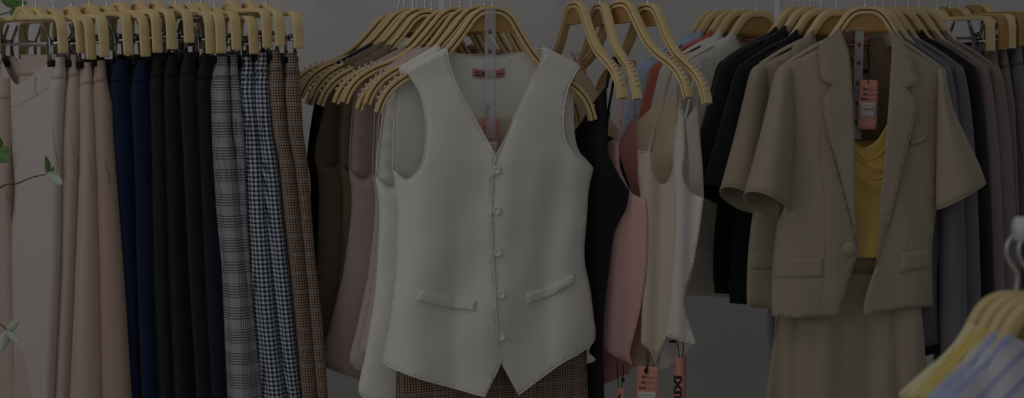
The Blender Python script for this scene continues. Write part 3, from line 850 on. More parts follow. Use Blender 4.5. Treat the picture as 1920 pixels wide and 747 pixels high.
def blazer(label, m, nx, ny, Y0, sx=1, sy=1, sy2=None, lining=None, front=False, long=False, step=16, skew=0, group='blazers on the right rail', cut=None, el=0):
    sy2 = sy2 or sy
    skew = .07 if front else -.25 if long else .21
    def T(x, y):
        X = nx + (x - 1623) * sx; Y = ny + (min(y, 150) - 12) * sy + max(0, y - 150) * sy2
        if x < 1623: X -= el * (1623 - x) / 200 * sstep(100, 300, y)
        return X, Y
    lining = lining or m
    t = thing('blazer', label, 'blazer', P(*T(1623, 60), Y0), group=group)
    bz = lambda y: lerpc([(55, .018), (120, .026), (200, .034), (400, .036), (600, .034)], y) * (1 if front else lerpc([(60, .72), (200, .42)], y))
    def tt(x, y):
        l, r = lerpc([(60, 1440), (200, 1468), (420, 1455), (600, 1446)], y), lerpc([(60, 1790), (200, 1764), (400, 1755), (600, 1750)], y)
        return max(-1, min(1, (x - (l + r) / 2) / ((r - l) / 2)))
    def rip(x, y):
        return (.0035 * math.sin(x / 27 + y / 150) + .002 * math.sin(x / 11 - y / 90)) * sstep(200, 380, y) * (1 if front else .6)
    base = lambda x: Y0 + skew * (x - 1623) / 1000
    Yf = lambda x, y: base(x) - bz(y) * (1 - abs(tt(x, y)) ** 3) ** .6 + rip(x, y)
    Yb = lambda x, y: base(x) + bz(y) * .8 * (1 - abs(tt(x, y)) ** 3) ** .6 + .004
    Yl = lambda x, y: Yf(x, y) - (.0045 + .004 * max(0, 1 - abs(x - (1555 if x < 1623 else 1710)) / 50)) * sstep(480, 400, y) - .0012
    sheet('back_panel', J_BACK, Yb, lining, t, step * 1.3, T=T)
    sheet('left_front', J_LEFT, Yf, m, t, step, T=T)
    sheet('right_front', J_RIGHT, Yf, m, t, step, T=T)
    ll = sheet('left_lapel', LAP_L, Yl, m, t, step * .75, T=T, thick=.003)
    lr = sheet('right_lapel', LAP_R, Yl, m, t, step * .75, T=T, thick=.003)
    if front:
        for lap, pts, par in ((LAP_L, LAP_L[:13], ll), (LAP_R, LAP_R[:13], lr)):
            b = MB(); out = []
            for i in range(len(pts) - 1):
                out += [np.array(pts[i][:2]) + (np.array(pts[i + 1][:2]) - np.array(pts[i][:2])) * k / 4 for k in range(4)]
            tube_mb(b, [P(*T(*p), Yl(*p) - .0006) for p in out], .0016, 6); b.build('lapel_edge', m, par)
        for a, c, par in (((1563, 159), (1597, 128), ll), ((1696, 164), (1671, 130), lr)):
            b = MB(); tube_mb(b, [P(a[0] + (c[0] - a[0]) * k / 8, a[1] + (c[1] - a[1]) * k / 8, Yl(a[0] + (c[0] - a[0]) * k / 8, a[1] + (c[1] - a[1]) * k / 8) - .0012) for k in range(9)], .0008, 5); b.build('gorge_seam', m, par)
    # collar standing round the neck
    cl = [(1574, 53, -.020), (1580, 56, .004), (1592, 62, .024), (1610, 66, .032), (1632, 66, .032), (1654, 63, .024), (1666, 58, .004), (1672, 57, -.020)]
    cl = cat_open(cl, 4); vs_ = []; f = []
    for x, y, q in cl:
        for h, e in ((0, 0), (14, .002), (30, .006)):
            vs_.append(P(*T(x, y + h), base(x) + (q + (e if q > 0 else 0)) * (1 if front else .75)))
    for i in range(len(cl) - 1):
        for j in range(2): f.append((i * 3 + j, i * 3 + j + 1, i * 3 + j + 4, i * 3 + j + 3))
    b = MB(); b.add(vs_, f); b.build('collar', m, t, thick=.0035)
    for a, c in (((1560, 72), (1472, 122)), ((1685, 76), (1770, 134))):
        b = MB(); rows = []
        for i in range(8):
            k = i / 7; q = (a[0] + (c[0] - a[0]) * k, a[1] + (c[1] - a[1]) * k - 3 * math.sin(math.pi * k) + 2)
            f_, k_ = P(*T(*q), Yf(*q)), P(*T(*q), Yb(*q))
            rows.append([f_.lerp(k_, j / 6) + Vector((0, 0, .006 * math.sin(math.pi * j / 6))) for j in range(7)])
        vs_ = [v for g in rows for v in g]
        b.add(vs_, [(i * 7 + j, i * 7 + j + 1, i * 7 + j + 8, i * 7 + j + 7) for i in range(7) for j in range(6)])
        b.build('shoulder_seam', m, t, thick=.003)
    kk = 1 if front else .62
    Ys = lambda x, y: base(x)
    if not long:
        loftsleeve('sleeve', [(1476, 117, 1490, 124, .012 * kk, 0, 0), (1456, 134, 1490, 146, .030 * kk, 0, 0), (1442, 187, 1491, 190, .040 * kk, 0, 0), (1427, 250, 1491, 255, .046 * kk, 2, -.004 * kk), (1411, 310, 1486, 320, .050 * kk, 8, -.008 * kk), (1395, 368, 1480, 400, .054 * kk, 20, -.012 * kk)], Ys, T, m, t, cuff=3, seed=1)
        loftsleeve('sleeve', [(1757, 124, 1772, 132, .012 * kk, 0, 0), (1758, 150, 1776, 160, .028 * kk, 0, 0), (1757, 205, 1788, 207, .036 * kk, 0, 0), (1757, 250, 1807, 250, .042 * kk, -2, -.004 * kk), (1756, 317, 1833, 304, .046 * kk, -3, -.008 * kk), (1755, 392, 1848, 343, .05 * kk, -6, -.01 * kk)], Ys, T, m, t, cuff=4, seed=2)
    else:
        loftsleeve('sleeve', [(1476, 117, 1490, 124, .012 * kk, 0, 0), (1458, 134, 1490, 146, .026 * kk, 0, 0), (1448, 187, 1491, 190, .034 * kk, 0, 0), (1440, 300, 1490, 300, .034 * kk, 0, 0), (1432, 480, 1484, 480, .03 * kk, 0, 0), (1428, 600, 1478, 600, .028 * kk, 0, 0)], Ys, T, m, t, seed=1)
        loftsleeve('sleeve', [(1757, 122, 1772, 130, .012 * kk, 0, 0), (1756, 138, 1778, 148, .028 * kk, 0, 0), (1750, 200, 1788, 200, .036 * kk, 0, 0), (1748, 300, 1798, 300, .036 * kk, 0, 0), (1752, 470, 1806, 470, .032 * kk, 0, 0), (1756, 600, 1808, 600, .03 * kk, 0, 0)], Ys, T, m, t, seed=2)
    c = P(*T(1593, 467), Yf(1593, 467) - .004)
    b = MB(); rs = []
    for rr, dy in ((.0001, -.0062), (.006, -.0058), (.011, -.004), (.0137, -.001), (.0137, .002), (.0001, .003)):
        rs.append([c + Vector((rr * math.cos(a * math.pi / 12), dy, rr * math.sin(a * math.pi / 12))) for a in range(24)])
    loft_mb(b, rs, [[(0, 0)] * 25] * len(rs)); b.build('button', m, t)
    for q in ([(1454, 484, 1), (1500, 485), (1544, 483, 1), (1545, 520, 1), (1500, 522), (1452, 521, 1)], [(1689, 475, 1), (1718, 471), (1746, 467, 1), (1747, 503, 1), (1718, 508), (1687, 512, 1)]):
        sheet('pocket_flap', q, lambda x, y: Yf(x, y) - .0012 - .0010 * sstep(520, 486, y), m, t, step, T=T, thick=.0012)
    if front:
        sheet('breast_welt', [(1706, 263, 1), (1721, 261), (1736, 254, 1), (1737, 262, 1), (1722, 270), (1706, 272, 1)], lambda x, y: Yf(x, y) - .003, m, t, 6, thick=.002)
        b = MB()
        for pts in ([(1535, 230), (1538, 300), (1545, 380), (1546, 482)], [(1704, 300), (1702, 400), (1700, 476)], [(1545, 522), (1536, 560), (1532, 594)], [(1700, 505), (1697, 540), (1699, 577)]):
            tube_mb(b, [P(x, y, Yf(x, y) - .0012) for x, y in cat_open(pts, 8)], .0009, 5)
        for lo in ([(1449, 573), (1491, 576), (1531, 574), (1576, 574)], [(1623, 575), (1650, 566), (1699, 559), (1748, 556)]):
            tube_mb(b, [P(x, y, Yf(x, y) - .0012) for x, y in cat_open(lo, 8)], .0007, 5)
        b.build('stitching', m, t)
    return t, (T, Yf, Yb)

JG = 'wooden hangers on the right rails'
JH = [(1343, 19, .46, 'rearmost wooden hanger on the right rail, inside the outer light blue blazer'), (1357, 18, .43, 'wooden hanger inside the second light blue blazer'),
      (1377, 19, .40, 'wooden hanger inside the coral blazer'), (1394, 18, .37, 'wooden hanger inside the white blazer beside the coral one'), (1420, 20, .33, 'solid wooden hanger showing its round face above the front white blazer'),
      (1499, 12, .25, 'wooden hanger inside the rearmost black blazer'), (1520, 12, .21, 'wooden hanger inside the middle black blazer'),
      (1540, 16, .165, 'wooden hanger inside the front black blazer'), (1569, 17, .11, 'wooden hanger inside the tan blazer behind the front one'), (1623, 12, .0, 'wooden hanger inside the front tan blazer')]
for i, (x, y, Y, lab) in enumerate(JH):
    coat_hanger(x, y, Y, R(12 if i < 9 else 4), 0, lab, JG, solid=i < 9, grips=False, short=True).scale = (.95 if i < 9 else 1,) * 3
JR = [(1641, 14, .07, 'wooden hanger inside the first grey blazer right of the tan one'), (1656, 13, .11, 'wooden hanger inside the second grey blazer right of the tan one'),
      (1680, 13, .15, 'wooden hanger inside the black blazer on the far right rail'), (1703, 13, .19, 'wooden hanger inside the rear mauve tweed blazer'), (1724, 13, .23, 'wooden hanger inside the front mauve tweed blazer')]
JR = [(x, y, Y, lab.replace('rear mauve', 'left mauve').replace('front mauve', 'right mauve')) for x, y, Y, lab in JR]
for x, y, Y, lab in JR:
    coat_hanger(x, y, Y, R(-14), 0, lab, JG, solid=True, grips=False, short=True).scale = (.93,) * 3
a0, a1 = P(1632, 12, -.03) + RZ, P(1335, 18, .50) + RZ
rail('clothes_rail', 'white right clothes rail with a white upright behind the blazers', [a0, a1], [(P(1459, 30, .30).x, .30, a1.z)])
blazer('outer light blue blazer, leftmost on the right rail', M_BLUE, 1343, 19, .46, .88, .88, step=22)
blazer('light blue blazer tucked beside the coral one', M_BLUE, 1357, 18, .43, .9, .9, step=22)
blazer('coral red blazer between light blue and white blazers', M_CORAL, 1377, 19, .40, .93, .9, step=22)
blazer('white blazer beside the coral one', M_IVORY, 1394, 18, .37, .92, .9, step=22)
WB, _ = blazer('front white blazer with its collar and neck label showing', M_IVORY, 1420, 20, .33, .93, .9, .92, step=20)
sheet('neck_label', [(1391, 62, 1), (1412, 69), (1436, 72, 1), (1434, 84, 1), (1410, 82), (1393, 75, 1)], lambda x, y: .33, M_LABEL, WB, 7, thick=.0008)
blazer('rearmost black short sleeved blazer', M_BLACK2, 1499, 12, .25, .92, .92, .88, step=22)
blazer('middle black short sleeved blazer with the outermost sleeve', M_BLACK2, 1520, 10, .21, 1.0, .92, .93, step=18, el=6)
blazer('front black short sleeved blazer behind the tan ones', M_BLACK2, 1540, 16, .165, .95, .95, .95, step=18, el=6)
blazer('tan short sleeved blazer behind the front tan one', M_TAN, 1569, 17, .11, .96, .96, .96, lining=M_TAND, step=16)
jt, (JT, JYf, JYb) = blazer('front tan short sleeved blazer over a yellow camisole', M_TAN, 1623, 12, 0, lining=M_TAND, front=True, step=9)
blazer('grey blazer directly behind the tan right shoulder', M_GREY, 1641, 14, .07, .93, .95, 1.18, step=18, long=True)
blazer('second grey blazer between the first grey and the black one', M_GREY, 1656, 13, .11, .99, .95, 1.18, step=18, long=True)
blazer('black long blazer between grey and mauve tweed', M_BLACK2, 1680, 13, .15, 1.0, .95, 1.2, step=18, long=True)
blazer('mauve tweed blazer next to the black one', M_MAUVE, 1703, 13, .19, .98, .96, 1.15, step=18, long=True)
blazer('mauve tweed blazer furthest right', M_MAUVE, 1724, 13, .23, 1.0, .97, 1.15, step=18, long=True)
a0, a1 = P(1634, 13, .045) + RZ, P(1727, 13, .24) + RZ
a2 = a1 + (a1 - a0) * 1.2
rail('clothes_rail', 'white far right clothes rail running back behind the tan blazer', [a0, a2], [], arms=[a2])

# neck label, loop, strip, tag, camisole and trousers of the front tan blazer
yl2 = lambda x, y: .011
o = sheet('neck_label', [(1580, 68, 1), (1606, 69), (1632, 67, 1), (1632, 83, 1), (1606, 86), (1581, 84, 1)], yl2, M_LABEL, jt, 6, thick=.0008)
tag(o, 'pink woven neck label inside the blazer')
for body, x, y, s_ in (('made in', 1583, 76, 5), ('Vietnam', 1583, 81.5, 5), ('RIXI', 1597, 81, 9), ('size S', 1619, 79, 5)):
    text('lettering', body, x, y, s_, .0097, M_INKP, o, bold=.015)
tube('hanging_loop', [P(*p) for p in ((1588, 86, .013), (1592, 100, .012), (1605, 112, .011), (1620, 106, .012), (1627, 88, .013))], .0026, M_TAND, jt, smooth_n=6)
size_strip('clear plastic size strip with dark holes hanging in the tan blazer', 1612, 52, 262, 7.5, -.006, [84, 119, 157, 194, 230], lean=-.03)
tg = hang_tag('salmon price tag hanging inside the tan blazer', 1629, 150, 18, 93, lambda x, y: -.014, ang=.035)
cord(tg, [(1631, 72, .008), (1626, 100, .004), (1629, 130, -.006), (1628, 157, -.0165)]); cord(tg, [(1627, 84, .008), (1630, 110, .004), (1629, 131, -.006)])
b = MB(); box_mb(b, P(1623, 134, -.002), (.008, .004, .009)); b.build('cord_seal', M_CORD, tg, bevel=.001)

def yellow_cami():
    t = thing('camisole', 'yellow satin cowl neck camisole inside the front tan blazer', 'camisole', P(1630, 300, 0))
    def Yy(x, y):
        q = .004 * math.sin((x - 1600) / 16 + y / 60) * sstep(300, 360, y)
        c = math.exp(-((y - (282 + 34 * math.sin(math.pi * (x - 1600) / 110))) / 12) ** 2) + .8 * math.exp(-((y - (318 + 30 * math.sin(math.pi * (x - 1600) / 110))) / 13) ** 2)
        return -.010 - .010 * c + q - .006 * sstep(360, 480, y)
    sheet('front_panel', [(1560, 225, 1), (1580, 255), (1604, 270), (1622, 276), (1645, 262), (1668, 225), (1690, 190, 1), (1700, 300), (1690, 480, 1), (1630, 484), (1560, 484, 1)], Yy, M_YEL, t, 7)
    sheet('back_panel', [(1560, 262, 1), (1600, 265), (1640, 263), (1690, 255, 1), (1690, 480, 1), (1560, 484, 1)], lambda x, y: .020, M_YEL, t, 14)
    b = MB()
    tube_mb(b, [P(x, y, Yy(x, y) - .001) for x, y in cat_open([(1585, 258), (1606, 284), (1628, 300), (1650, 290), (1668, 262), (1684, 230)], 8)], .0024, 8)
    tube_mb(b, [P(x, y, Yy(x, y) - .001) for x, y in cat_open([(1590, 290), (1612, 318), (1636, 334), (1656, 330), (1680, 300)], 8)], lambda k: 0.0028 * math.sin(math.pi * min(.98, max(.05, k))) + .001, 8)
    b.build('cowl_fold', M_YEL, t)
    for x0, x1 in ((1560, 1568), (1692, 1690)):
        b = MB(); tube_mb(b, [P(x0, 240, -.006), P((x0 + x1) / 2, 160, -.004), P(x1, 80, -.010)], .002, 6); b.build('strap', M_YEL, t)
yellow_cami()
def tan_trousers():
    t = thing('tan_trousers', 'tan wide leg trousers hanging below the front tan blazer', 'trousers', P(1600, 650, .01))
    rows = []; uvs = []
    for i in range(34):
        y = 478 + i * 18
        xl, xr = lerp([(478, 1490), (594, 1456), (700, 1443), (747, 1437), (1080, 1420)], y), lerp([(478, 1700), (579, 1727), (632, 1732), (698, 1736), (747, 1738), (1080, 1750)], y)
        g = []; u = []; n = 80; per = 0; pv = None
        for k in range(n):
            a = 2 * math.pi * k / n; c, s_ = math.cos(a), math.sin(a)
            x = (xl + xr) / 2 + (xr - xl) / 2 * math.copysign(abs(c) ** .8, c)
            fold = .010 * math.sin((x - 1437) / 25 + .5) + .004 * math.sin(x / 9 + y / 300)
            fold += .012 * math.exp(-((x - 1676 - (y - 600) * .05) / 9) ** 2) + .010 * math.exp(-((x - 1495 - (y - 600) * -.03) / 8) ** 2)
            Y = .010 - .020 * math.copysign(abs(s_) ** .6, s_) + fold * (1 if s_ > 0 else -.5) * sstep(478, 600, y)
            w_ = P(x, y, Y); per += (w_ - pv).length if pv else 0; pv = w_
            g.append(w_); u.append((per, w_.z))
        u.append((per + .005, u[0][1])); rows.append(g); uvs.append(u)
    b = MB(); loft_mb(b, rows, uvs, cap0=True); b.build('trouser_legs', M_TAN, t, thick=.002)
    rows = [[v + Vector((0, -.002 if v.y < .01 else .002, 0)) for v in g] for g in rows[:3]]
    b = MB(); loft_mb(b, rows, uvs[:3]); b.build('waistband', M_TAND, t, thick=.002)
    b = MB(); tube_mb(b, [P(x, y, -.012) for x, y in cat_open([(1480, 598), (1470, 616), (1457, 640)], 6)], .0012, 5)
    tube_mb(b, [P(x, y, -.0125) for x, y in cat_open([(1484, 600), (1474, 618), (1461, 642)], 6)], .0009, 5); b.build('pocket_edge', M_TAN, t)
tan_trousers()

# ------------------------------------------------------------------ clip hangers and trousers at the far right
RG = 'clip hangers at the far right'
RN = [(1758, 18, .46, 1860, 'clip hanger holding the front mauve tweed trousers at far right'), (1782, 16, .47, 1883, 'clip hanger holding the second mauve tweed trousers at far right'),
      (1800, 14, .48, 1899, 'clip hanger holding the grey tweed trousers at far right'), (1822, 10, .49, 1919, 'clip hanger cut by the right edge, second from last'),
      (1843, 9, .50, 1942, 'clip hanger running out of the right edge, last one')]
RN.append((1772, 13, .60, 1853, 'clip hanger holding black trousers behind the mauve tweed ones at far right'))
RT = [('mauve tweed trousers at the far right beside the blazers', M_MAUVE, [(90, 1868), (200, 1882), (400, 1892), (747, 1900)], 26),
      ('mauve tweed trousers at the far right, narrow second pair', M_MAUVE, [(86, 1886), (200, 1903), (400, 1911), (747, 1920)], 20),
      ('grey tweed trousers near the right edge', M_GPLAID, [(82, 1915), (200, 1926), (400, 1932), (747, 1938)], 27),
      ('grey tweed trousers cut by the right edge', M_GPLAID, [(78, 1940), (200, 1950), (400, 1956), (747, 1960)], 26), None,
      ('black trousers behind the mauve tweed ones at the far right', M_BLACK, [(76, 1848), (200, 1856), (747, 1862)], 44)]
for i, (x, y, Y, ax, lab) in enumerate(RN):
    L_ = .19
    a = yaw_for(x, Y, L_, ax)
    clip_hanger(x, y, Y, -a, 0, lab, RG, L=L_, hy=a + R(90), wood=WOOD2 if i % 2 else WOOD)
    if RT[i]:
        la, m_, xr_, g_ = RT[i]
        trousers(la, m_, xr_, (lambda g: (lambda y: g))(g_), Y - L_ * math.sin(a) + .02, a, xr_[0][0], 30 + i, group='trousers at the far right')
a0, a1 = P(1735, 14, .48) + RZ, P(1960, 10, .48) + RZ
rail('clothes_rail', 'white clothes rail of the clip hangers at the far right', [a0, a1], [], arms=[a0.lerp(a1, .1), a1])

# ------------------------------------------------------------------ camisoles between the vests and the blazers
CGp = 'wooden hangers of the camisoles'
KH = [(1079, 2, .15, 1170, 177, 'wooden hanger carrying the black camisole'), (1125, 5, .15, 1199, 178, 'wooden hanger carrying the pink camisole'),
      (1164, 0, .12, 1292, 175, 'wooden hanger carrying the cream camisole'), (1215, 6, .11, 1331, 190, 'wooden hanger carrying the white satin camisole')]
for x, y, Y, ax, ay, lab in KH:
    a = yaw_for(x, Y, .2, ax - 6)
    Yn = Y - .2 * math.sin(a)
    tz = P(ax - 6, ay, Yn).z - P(x, y, Y).z
    roll = math.atan2(-tz, .2) - math.atan2(.195, .2)
    coat_hanger(x, y, Y, -a, roll, lab, CGp, hy=a + R(90))
k0, k1 = P(1050, 2, .13) + RZ, P(1250, 2, .13) + RZ
rail('clothes_rail', 'white clothes rail of the camisoles held off the wall', [k0, k1], [], arms=[k0.lerp(k1, .15), k0.lerp(k1, .95)])

def ribbon(name, pts, m, parent, r=.0019, n=6):
    b = MB(); pp = cat_open([tuple(P(*p)) for p in pts], n); tube_mb(b, pp, r, 8); return b.build(name, m, parent)
def ring_adjuster(x, y, Y, m, parent, r=4.2):
    b = MB(); tube_mb(b, [P(x + r * .8 * math.cos(a), y + r * math.sin(a), Y) for a in [k * math.pi / 8 for k in range(17)]], .0012, 6, cap=False)
    return b.build('strap_ring', m, parent)
def cami(label, base): return thing('camisole', label, 'camisole', P(*base), group='camisoles on wooden hangers')
def fold(k, A, ph, y0=150, y1=320): return lambda x, y: A * math.sin(x / k + ph + y / 260) * sstep(y0, y1, y)

c = cami('black camisole just right of the white vest', (1120, 250, .06))
f1 = fold(17, .004, 0)
Yk = lambda x, y: .060 - (x - 1130) * .0004 + .0006 * abs(x - 1128) + f1(x, y)
Ykb = lambda x, y: .095 + (1180 - x) * .0002
sheet('front_panel', [(1137, 160, 1), (1117, 187), (1077, 247), (1040, 275, 1), (1030, 400), (1030, 600), (1020, 900, 1), (1134, 900, 1), (1133, 747), (1131, 649), (1134, 566), (1143, 500), (1150, 444), (1164, 410), (1174, 390), (1180, 357, 1), (1170, 344), (1154, 317), (1140, 287), (1139, 250), (1138, 200)], Yk, M_BLACK2, c, 9)
sheet('back_panel', [(1040, 260, 1), (1140, 255), (1160, 290), (1181, 350, 1), (1174, 392), (1150, 446), (1142, 500), (1133, 566), (1131, 649), (1133, 900, 1), (1020, 900, 1)], Ykb, M_BLACK2, c, 14)
ribbon('strap', [(1138, 164, .058), (1141, 140, .045), (1145, 116, .030), (1150, 109, .030), (1156, 111, .038)], M_BLACK, c, .0026)
ribbon('strap', [(1156, 111, .038), (1154, 130, .05), (1147, 172, .07), (1140, 214, .085), (1137, 258, .094)], M_BLACK, c, .0026)
b = MB(); box_mb(b, P(1140, 214, .080), (.008, .003, .010)); b.build('strap_slider', M_BLACK, c, bevel=.001)

c = cami('pink satin camisole between the black and cream ones', (1180, 300, .08))
f2 = fold(10, .006, 1)
Yp = lambda x, y: .085 - (x - 1150) * .0003 + f2(x, y)
Ypb = lambda x, y: .125 + (1210 - x) * .0002 + .5 * f2(x, y)
sheet('front_panel', [(1148, 262, 1), (1159, 268), (1161, 300), (1164, 320), (1178, 352), (1190, 366), (1211, 372, 1), (1214, 410), (1212, 500), (1200, 583), (1186, 640), (1181, 665), (1185, 684, 1), (1160, 672), (1130, 657, 1), (1110, 640), (1110, 400), (1120, 280, 1)], Yp, M_PINK, c, 8)
sheet('back_panel', [(1150, 275, 1), (1165, 258), (1178, 235), (1191, 215, 1), (1193, 300), (1201, 340), (1212, 372, 1), (1213, 500), (1200, 590), (1184, 690), (1166, 705), (1134, 720), (1110, 722, 1), (1110, 400)], Ypb, M_PINKIN, c, 10)
ribbon('strap', [(1160, 268, .083), (1164, 226, .074), (1172, 165, .055), (1180, 122, .038), (1185, 114, .038), (1191, 116, .046)], M_PINK, c, .0022)
ribbon('strap', [(1191, 116, .046), (1190, 140, .06), (1190, 180, .09), (1191, 220, .12)], M_PINK, c, .0022)
ring_adjuster(1164, 227, .071, M_PINK, c); ring_adjuster(1159, 270, .081, M_PINK, c, 3.6)
ribbon('hem_seam', [(1131, 650, .083), (1160, 664, .078), (1182, 676, .074)], M_PINKIN, c, .0008)

c = cami('cream satin camisole between the pink and white ones', (1240, 400, .08))
f3 = fold(8, .006, 2)
Yq = lambda x, y: .072 - (x - 1200) * .00025 + f3(x, y)
Yqb = lambda x, y: .118 + (1290 - x) * .0002 + .4 * f3(x, y)
sheet('front_panel', [(1249, 172, 1), (1238, 200), (1226, 250), (1219, 286, 1), (1223, 305), (1227, 327), (1241, 345), (1254, 336), (1264, 305), (1267, 260), (1270, 210), (1276, 180, 1), (1286, 240), (1291, 300), (1290, 384), (1282, 460), (1268, 540), (1255, 616), (1240, 655), (1230, 686, 1), (1222, 662), (1202, 642, 1), (1204, 583), (1209, 500), (1208, 430), (1203, 380), (1197, 330), (1196, 284, 1), (1206, 285), (1213, 286), (1224, 250), (1234, 205)], Yq, M_CREAM, c, 7)
sheet('back_panel', [(1248, 174, 1), (1227, 197), (1190, 233), (1178, 260, 1), (1182, 420), (1190, 560), (1182, 640), (1182, 690, 1), (1210, 688), (1232, 682), (1252, 640, 1), (1280, 460), (1290, 330), (1284, 230), (1276, 185, 1)], Yqb, M_PEACH, c, 9)
ribbon('strap', [(1221, 283, .068), (1236, 220, .064), (1250, 165, .05), (1262, 124, .030), (1268, 117, .031), (1275, 119, .04)], M_CREAM, c, .0026)
ribbon('strap', [(1275, 119, .04), (1273, 150, .07), (1270, 190, .10), (1268, 230, .116)], M_CREAM, c, .0022)
ring_adjuster(1222, 274, .064, M_CREAM, c)
ribbon('hem_edge', [(1202, 642, .07), (1222, 661, .064), (1230, 684, .062)], M_CREAM, c, .0014)
ribbon('hem_edge', [(1196, 284, .071), (1206, 285, .069), (1217, 286, .067)], M_CREAM, c, .0018)

c = cami('white satin camisole nearest the black sleeves', (1290, 400, .06))
f4 = fold(8, .006, .7)
Yw = lambda x, y: .050 - (x - 1260) * .0002 + f4(x, y)
Ywb = lambda x, y: .10 + (1310 - x) * .0002 + .4 * f4(x, y)
sheet('front_panel', [(1272, 205, 1), (1262, 300), (1268, 400), (1262, 500), (1255, 580), (1248, 629, 1), (1266, 634), (1282, 640), (1296, 648), (1305, 645, 1), (1295, 612), (1284, 560), (1298, 505), (1310, 440), (1319, 372, 1), (1300, 362), (1286, 346), (1280, 320), (1284, 290), (1284, 240), (1282, 210)], Yw, M_SILK, c, 7)
sheet('back_panel', [(1284, 230, 1), (1296, 210), (1308, 196, 1), (1313, 260), (1318, 320), (1320, 372, 1), (1311, 440), (1299, 505), (1287, 560), (1297, 612), (1305, 646, 1), (1284, 666), (1248, 696), (1236, 700, 1), (1240, 640), (1252, 560), (1262, 440), (1266, 330)], Ywb, M_SILK, c, 9)
ribbon('strap', [(1283, 232, .048), (1292, 190, .036), (1301, 150, .02), (1306, 131, .008), (1312, 126, .010), (1317, 131, .02)], M_SILK, c, .0028)
ribbon('strap', [(1317, 131, .02), (1313, 155, .05), (1309, 180, .08), (1308, 200, .098)], M_SILK, c, .0024)
ring_adjuster(1284, 228, .045, M_SILK, c)
ribbon('hem_edge', [(1248, 629, .046), (1282, 640, .042), (1304, 645, .04)], M_SILK, c, .0016)
# peach camisole seen in the gap behind the vest's right armhole
c = cami('peach camisole glimpsed behind the right armhole of the white vest', (1105, 220, .2))
Yc = lambda x, y: .215 + .003 * math.sin(x / 8)
sheet('front_panel', [(1068, 200, 1), (1078, 150), (1085, 128, 1), (1100, 140), (1118, 170), (1150, 230), (1200, 290, 1), (1200, 600, 1), (1060, 600, 1)], Yc, M_PEACH, c, 12)
sheet('back_panel', [(1064, 240, 1), (1130, 235), (1200, 285, 1), (1200, 600, 1), (1060, 600, 1)], lambda x, y: .245, M_PEACH, c, 16)
ribbon('strap', [(1085, 132, .212), (1076, 105, .2), (1070, 98, .2)], M_PINK, c, .0024)
ribbon('strap', [(1098, 140, .214), (1090, 112, .2), (1082, 98, .2)], M_PINK, c, .0022)

# price tags at the camisole hems
tg = hang_tag('salmon price tag below the cream camisole hem', 1215, 688, 20, 96, lambda x, y: .055 - (x - 1215) * .0006, ang=.06)
cord(tg, [(1213, 655, .064), (1213, 675, .058), (1212, 692, .052)]); cord(tg, [(1217, 662, .064), (1216, 680, .058), (1213, 694, .052)])
b = MB(); q = [P(1211 + x, 696 + y, .0535) for x, y in ((0, -6.5), (4.3, 0), (0, 6.5), (-4.3, 0))]
b.add(q + [v + Vector((0, -.0016, 0)) for v in q], [(0, 1, 2, 3), (4, 5, 6, 7), (0, 1, 5, 4), (1, 2, 6, 5), (2, 3, 7, 6), (3, 0, 4, 7)]); b.build('cord_seal', M_CORD, tg, smooth=False)
t = thing('hang_tag', 'narrow coral tag with big upright black letters below the white camisole', 'price tag', P(1275, 720, .03))
Yg = lambda x, y: .036 + abs(x - 1278) * .0009
sheet('card', [(1266, 674, 1), (1278, 668, 1), (1279, 800, 1), (1264, 800, 1)], lambda x, y: .036 - (x - 1278) * .0009, M_TAG, t, 6, thick=.001)
sheet('side_face', [(1278, 668, 1), (1286, 666, 1), (1286, 800, 1), (1279, 800, 1)], lambda x, y: .036 + (x - 1278) * .0012, M_TAG, t, 6, thick=.001)
text('lettering', 'RIXI', 1277.3, 758, 19, lambda x, y: .0345 - (x - 1278) * .0009, M_INKP, t, math.pi / 2, sx=1.55, bold=.05)
cord(t, [(1256, 640, .04), (1269, 642, .039), (1272, 660, .037), (1274, 672, .035)]); cord(t, [(1281, 642, .039), (1281, 656, .037), (1279, 672, .035)])
b = MB(); box_mb(b, P(1261, 641, .0395), (.013, .003, .005)); b.build('cord_seal', M_CORD, t, bevel=.0008)
t = thing('hang_tag', 'salmon tag below the pink camisole, cut by the bottom edge', 'price tag', P(1162, 745, .05))
sheet('card', [(1157, 731, 1), (1162, 727, 1), (1169, 729, 1), (1169, 800, 1), (1155, 800, 1)], lambda x, y: .06 - (x - 1160) * .001, M_TAG, t, 6, thick=.001)
b = MB(); q = [(1158, 747), (1163, 738), (1164, 742), (1160, 752)]; b.add([P(x, y, .058 - (x - 1160) * .001) for x, y in q], [(0, 1, 2, 3)]); b.build('print_mark', M_INKP, t, smooth=False)
cord(t, [(1157, 677, .075), (1158, 705, .07), (1160, 724, .062), (1163, 729, .058)]); cord(t, [(1169, 681, .073), (1168, 710, .067), (1166, 724, .06), (1163, 730, .057)])
b = MB(); box_mb(b, P(1168, 713, .065), (.006, .004, .008)); b.build('cord_seal', M_CORD, t, bevel=.0008)

